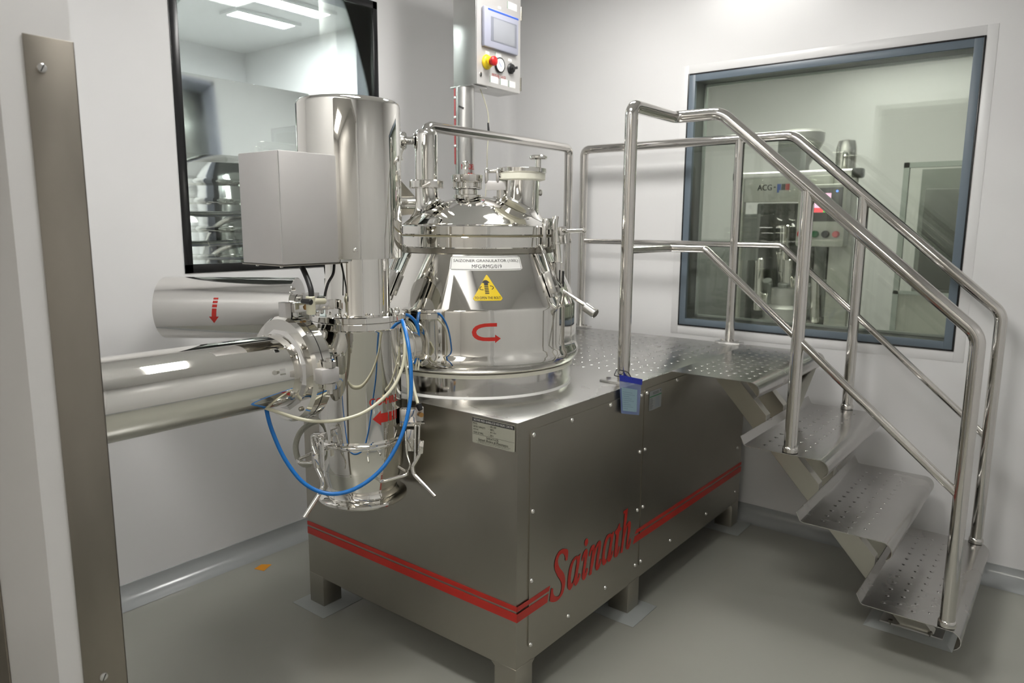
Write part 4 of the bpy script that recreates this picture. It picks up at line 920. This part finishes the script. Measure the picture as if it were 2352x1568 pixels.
# hinge clamp on the camera side of the flanges
hc = V((-.495+.150, -.375, CZ)); g = MB()
ob('hinge_block', MB().box(-.362, -.325, -.408, -.352, CZ-.020, CZ+.020, .003), 'boxsheet', ac)
for dz in (-.029, .029): ob('clamp_nut', MB().cyl((-.338, -.375, CZ+dz-.008), (-.338, -.375, CZ+dz+.008), .017, n=6), 'mirror', ac)
ob('swing_bolt', MB().cyl((-.338, -.375, CZ-.05), (-.338, -.375, CZ+.045), .008, n=16), 'mirror', ac)
ob('top_lug', MB().box(-.510, -.478, -.405, -.386, CZ+.140, CZ+.183, .002), 'boxsheet', ac)
ob('lug', MB().box(-.510, -.478, -.382, -.362, CZ+.140, CZ+.178, .002), 'mirror2', ac)
ob('sensor_arm', MB().box(-.485, -.462, -.386, -.255, CZ+.155, CZ+.182, .002), 'mirror2', ac)
ob('sensor_fitting', MB().cyl((-.4615, -.35, CZ+.168), (-.457, -.35, CZ+.168), .009, n=6), 'brass', ac)
ob('sensor_plug', MB().cyl((-0.413, -0.398, 1.223), (-0.380, -0.392, 1.222), .0065, .008, n=14, ch=.002), 'rubber', ac)

# ================================================================ CHOPPER MOTOR on the far side
cz = 1.126; cu = RV
cm2 = thing('chopper_motor', (-1.1, -.14, cz-.11), 'horizontal polished steel motor with a red arrow under the left window', 'motor')
a0 = V((AX, AY, cz)); left, right = -1.100, -.632
ob('motor_cover', MB().lathe([(0, left), (.107, left), (.109, left+.002), (.109, right-.002), (.107, right), (0, right)], a0, cu, 128), 'mirror2', cm2)
ob('shaft_housing', MB().lathe([(0, right), (.046, right), (.046, -.36), (0, -.36)], a0, cu, 48), 'mirror2', cm2)
ob('housing_collar', MB().lathe([(0, right+.002), (.05, right+.002), (.052, right+.02), (.046, right+.024), (0, right+.024)], a0, cu, 48), 'mirror', cm2)
ob('coupling_block', MB().obox(a0+cu*-.585+Z_*.03, RV, FV, Z_, .022, .03, .025, .003), 'boxsheet', cm2)
for a in (60, 150, 240, 330): aa = math.radians(a); ob('bolt', MB().lathe([(.006, 0), (.006, .006), (0, .007)], a0+cu*right+(-FV*math.cos(aa)+Z_*math.sin(aa))*.085, cu, 10), 'mirror', cm2)
def hm(u, v):      # u to the right along the axis, v up round the cylinder
    a = math.asin(max(-1, min(1, (v)/.109))); return a0+cu*(-.888+u+v*.12)+(-FV*math.cos(a)+Z_*math.sin(a))*.1098
ar = MB()
for (w2, v0, v1) in ((.016, .040, .046), (.016, .028, .036), (.016, .014, .024), (.015, -.018, .010)): ar.grid(hm, -w2/2-.0, w2/2, v0, v1, 1, 3)
ar.b.faces.new([ar.b.verts.new(hm(*p)) for p in ((-.0165, -.018), (0, -.041), (.0165, -.018))]); ob('arrow', ar, 'red', cm2)

# ================================================================ CONTROL PANEL ON ITS COLUMN
cpn = thing('control_panel', (-1.08, .986, 0), 'steel operator panel with grey touchscreen and red stop button on a round column', 'control panel')
PXc, PYc = -1.08, .986
ob('column', MB().cyl((PXc, PYc, 0), (PXc, PYc, 2.029), .0445, n=64), 'satin', cpn)
ob('column_foot', MB().lathe([(0, 0), (.09, 0), (.09, .008), (.05, .012), (0, .012)], (PXc, PYc, 0), n=32), 'satin', cpn)
ob('column_bracket', MB().box(-1.07, -.9905, PYc-.03, PYc+.03, .6, .66, .002), 'satin', cpn)
ob('support_plate', MB().box(-1.14, -1.01, .955, 1.06, 2.030, 2.0365, .001), 'satin', cpn)
bx = ob('enclosure', MB().box(-1.135, -1.0, .972, 1.287, 2.038, 2.60, .0025), 'satin', cpn)
fx = lambda dx: (lambda y, z: V((-1.0+dx, y, z)))
ob('door', MB().prism([V((-.9995, y, z)) for y, z in ((.974, 2.040), (1.285, 2.040), (1.285, 2.598), (.974, 2.598))], (.003, 0, 0)), 'boxsheet', bx)
c00, c10, c11, c01 = V((-0.985, 1.001, 2.199)), V((-0.985, 1.249, 2.204)), V((-0.985, 1.252, 2.372)), V((-0.985, 1.007, 2.370))
yA, yB = (c00.y+c01.y)/2, (c10.y+c11.y)/2; zA, zB = (c00.z+c10.z)/2, (c01.z+c11.z)/2
hmi_ = ob('touchscreen', MB().box(-.997, -.978, yA, yB, zA, zB, .008), 'plastic', cpn)
wq, hq = yB-yA, zB-zA
ob('screen_surround', MB().box(-.979, -.9772, yA+wq*.18, yB-wq*.07, zA+hq*.17, zB-hq*.22, .0005), 'plastic_dark', hmi_)
ob('screen', MB().box(-.978, -.9766, yA+wq*.25, yB-wq*.13, zA+hq*.20, zB-hq*.25, .0002), 'screen', hmi_)
ob('blue_strip', MB().box(-.979, -.9772, yA+wq*.10, yB-wq*.02, zB-hq*.085, zB-hq*.045), 'bluestrip', hmi_)
es = V((-0.997, 1.039, 2.140)); eb_ = ob('emergency_stop', MB().lathe([(0, 0), (.030, 0), (.032, .004), (.029, .010), (.024, .014), (.022, .026), (0, .028)], es, (1, 0, 0), 48), 'yelplastic', cpn)
ob('stop_button', MB().lathe([(.014, .026), (.014, .034), (.019, .036), (.021, .042), (.020, .050), (.013, .055), (0, .056)], es, (1, 0, 0), 48), 'redplastic', eb_)
ga = V((-0.997, 1.128, 2.142)); gg = ob('pressure_gauge', MB().lathe([(0, 0), (.033, 0), (.033, .010), (.030, .012), (.029, .008), (0, .008)], ga, (1, 0, 0), 48), 'rubber', cpn)
ob('dial', MB().lathe([(0, .0085), (.0285, .0085), (.0285, .0092), (0, .0092)], ga, (1, 0, 0), 48), 'white', gg)
ob('needle', MB().obox(ga+V((.0095, -.003, .003)), (0, .7, -.7), (0, .7, .7), (1, 0, 0), .014, .0012, .0004), 'bluestrip', gg)
kn = V((-0.997, 1.211, 2.140)); kb = ob('selector_switch', MB().lathe([(0, 0), (.023, 0), (.024, .006), (.019, .010), (.018, .016), (0, .017)], kn, (1, 0, 0), 40), 'rubber', cpn)
ob('handle', MB().obox(kn+V((.024, 0, 0)), (0, .96, .25), (0, -.25, .96), (1, 0, 0), .018, .006, .008, .002), 'rubber', kb)
lc = V((-0.997, 1.001, 2.082)); lo = ob('door_lock', MB().lathe([(0, 0), (.010, 0), (.010, .003), (.008, .004), (0, .0042)], lc, (1, 0, 0), 20), 'mirror2', cpn)
ob('key_slot', MB().obox(lc+V((.0045, 0, 0)), (0, 0, 1), (0, 1, 0), (1, 0, 0), .006, .0025, .0004), 'rubber', lo)
tx = V((-0.997, 1.128, 2.092)); f = lambda u, v: V((-.9964, tx.y+u, tx.z+v)); ob('lettering', addtext(MB(), 'PRESSURE GAUGE', f, 0, 0, .098, .016, bold=.02), 'red', cpn)
LB = ((-0.997, 1.092, 2.073), (-0.997, 1.163, 2.073), (-0.997, 1.224, 2.072), (-0.997, 1.221, 2.415), (-0.997, 1.129, 2.389), (-0.997, 1.045, 2.181), (-0.997, 1.121, 2.184), (-0.997, 1.207, 2.178))
for p, (w2, h2) in zip(LB, ((.058, .028), (.054, .028), (.050, .028), (.070, .030), (.022, .010), (.026, .012), (.045, .022), (.026, .012))):
    l_ = ob('paper_label', MB().box(-.9966, -.9958, p[1]-w2/2, p[1]+w2/2, p[2]-h2/2, p[2]+h2/2), 'white', cpn)
    if w2 > .04: ob('green_edge', MB().box(-.9960, -.9956, p[1]-w2/2, p[1]-w2/2+.003, p[2]-h2/2, p[2]+h2/2), 'green', l_)
for p in ((-1.000, 1.289, 2.398), (-1.000, 1.289, 2.082)): ob('door_hinge', MB().cyl((-.998, 1.290, p[2]-.030), (-.998, 1.290, p[2]+.030), .006, n=12), 'dark', cpn)
# red strip conduit and clips on the column
s0 = V((PXc, PYc, 0))-RV*.0405-FV*.014
ob('red_conduit', MB().obox(s0+Z_*1.86, RV, FV, Z_, .0055, .005, .165, .001), 'redtube', cpn)
for z_ in (1.985, 1.90, 1.775): ob('conduit_clip', MB().obox(s0+Z_*z_-FV*.003, RV, FV, Z_, .008, .006, .006, .001), 'satin', cpn)
ob('cable_clip', MB().obox(V((PXc, PYc, 1.94))-FV*.046-RV*.012, (RV-Z_*.4).normalized(), FV, (Z_+RV*.4).normalized(), .012, .004, .004), 'rubber', cpn)
f = cylmap((PXc, PYc), -43, 1.683, .0445, .0006); ob('lettering', addtext(MB(), 'MODEL', f, .014, 0, .068, .0235, bold=.02), 'red', cpn)
f = cylmap((PXc, PYc), -43, 1.645, .0445, .0006); ob('lettering', addtext(MB(), '100 L', f, .028, 0, .062, .0235, bold=.02), 'red', cpn)
ob('hanging_cable', MB().tube(spline([V((-1.04, 1.045, 2.036)), V((-1.030, 1.088, 1.939)), V((-1.030, 1.094, 1.853)), V((-1.030, 1.085, 1.754)), V((-1.030, 1.082, 1.656)), V((-1.03, 1.05, 1.30))]), .0022, n=8), 'clearhose', label='thin pale cable hanging under the operator panel', cat='cable')
ob('cable_coupler', MB().cyl((-1.027, 1.087, 1.887), (-1.027, 1.092, 1.848), .0035, .0055, n=10), 'rubber', label='small dark coupler on the thin cable under the operator panel', cat='coupler')
# ================================================================ HOSES AND CABLES
def hose(name, pts, r, m, label, cat='hose', k=7):
    return ob(name, MB().tube(spline([V(p) for p in pts], k=k), r, n=14), m, label=label, cat=cat)
hose('air_hose', [(-0.398, -0.066, 1.150), (-0.344, -0.103, 1.140), (-0.290, -0.136, 1.089), (-0.262, -0.154, 1.020), (-0.248, -0.172, 0.938), (-0.235, -0.219, 0.850), (-0.251, -0.273, 0.771), (-0.286, -0.337, 0.722), (-0.334, -0.390, 0.709), (-0.382, -0.434, 0.739), (-0.421, -0.464, 0.805), (-0.447, -0.482, 0.882), (-0.455, -0.490, 0.936), (-0.469, -0.482, 0.967)], .0055, 'bluehose', 'blue air hose looping down in front of the mill')
hose('air_hose', [(-0.377, -0.079, 1.135), (-0.313, -0.127, 1.092), (-0.296, -0.153, 1.028), (-0.291, -0.200, 0.970), (-0.303, -0.270, 0.925), (-0.324, -0.329, 0.907), (-0.358, -0.382, 0.903), (-0.396, -0.429, 0.913), (-0.430, -0.471, 0.934), (-0.456, -0.501, 0.951), (-0.478, -0.504, 0.958)], .0048, 'clearhose', 'milky air hose sagging from mill to the horizontal cylinder')
hose('sensor_cable', [(-0.400, -0.037, 1.051), (-0.364, -0.059, 0.992), (-0.327, -0.079, 0.941), (-0.286, -0.105, 0.909)], .0045, 'clearhose', 'milky tube running down to the black plug right of the mill', 'cable')
hose('sensor_cable', [(-0.412, -0.043, 1.064), (-0.380, -0.059, 0.990), (-0.362, -0.070, 0.927), (-0.353, -0.077, 0.863)], .0040, 'clearhose', 'milky tube behind the blue hose right of the mill', 'cable')
hose('braided_hose', [(-0.585, -0.227, 0.834), (-0.592, -0.259, 0.828), (-0.587, -0.297, 0.812), (-0.577, -0.322, 0.780), (-0.568, -0.323, 0.742), (-0.562, -0.309, 0.721), (-0.563, -0.285, 0.715)], .0085, 'braid', 'short curved braided hose left of the mill')
hose('power_cable', [(-0.457, -0.363, 1.312), (-0.433, -0.364, 1.279), (-0.414, -0.368, 1.252), (-0.411, -0.369, 1.232)], .0075, 'rubber', 'thick black cable hanging from the junction box', 'cable')
hose('power_cable', [(-0.454, -0.257, 1.316), (-0.445, -0.269, 1.287), (-0.445, -0.286, 1.264), (-0.448, -0.294, 1.240), (-0.449, -0.297, 1.226)], .0038, 'rubber', 'thin black cable between junction box and mill neck', 'cable')
g = MB(); g.cyl((-0.413, -0.371, 1.234), (-0.415, -0.369, 1.185), .0125, n=20, ch=.002); g.cyl((-0.409, -0.370, 1.220), (-0.433, -0.313, 1.215), .0085, n=16); ob('pipe_tee', g, 'clearhose', label='cream plastic tee fitting below the junction box', cat='fitting')
hose('air_hose', [(-0.443, -0.012, 1.149), (-0.440, 0.009, 1.145), (-0.434, 0.029, 1.127), (-0.429, 0.040, 1.096), (-0.426, 0.041, 1.059), (-0.428, 0.032, 1.022), (-0.429, 0.018, 0.992)], .0050, 'bluehose', 'blue hose curving behind the mill towards the bowl')
for i, (a, b) in enumerate(((0, 'nearest the mill'), (1, 'in the middle of the bundle'), (2, 'nearest the bowl'))):
    dx = i*5
    hose('signal_cable', [(-0.462, 0.008, 1.128), V((-0.448, 0.016, 1.115))+RV*dx*.0013, V((-0.443, 0.033, 1.051))+RV*dx*.0022-Z_*.002*i, V((-0.429, 0.014, 0.972))+RV*dx*.0016], .0032, 'clearhose', 'thin milky cable behind the mill, '+b, 'cable')
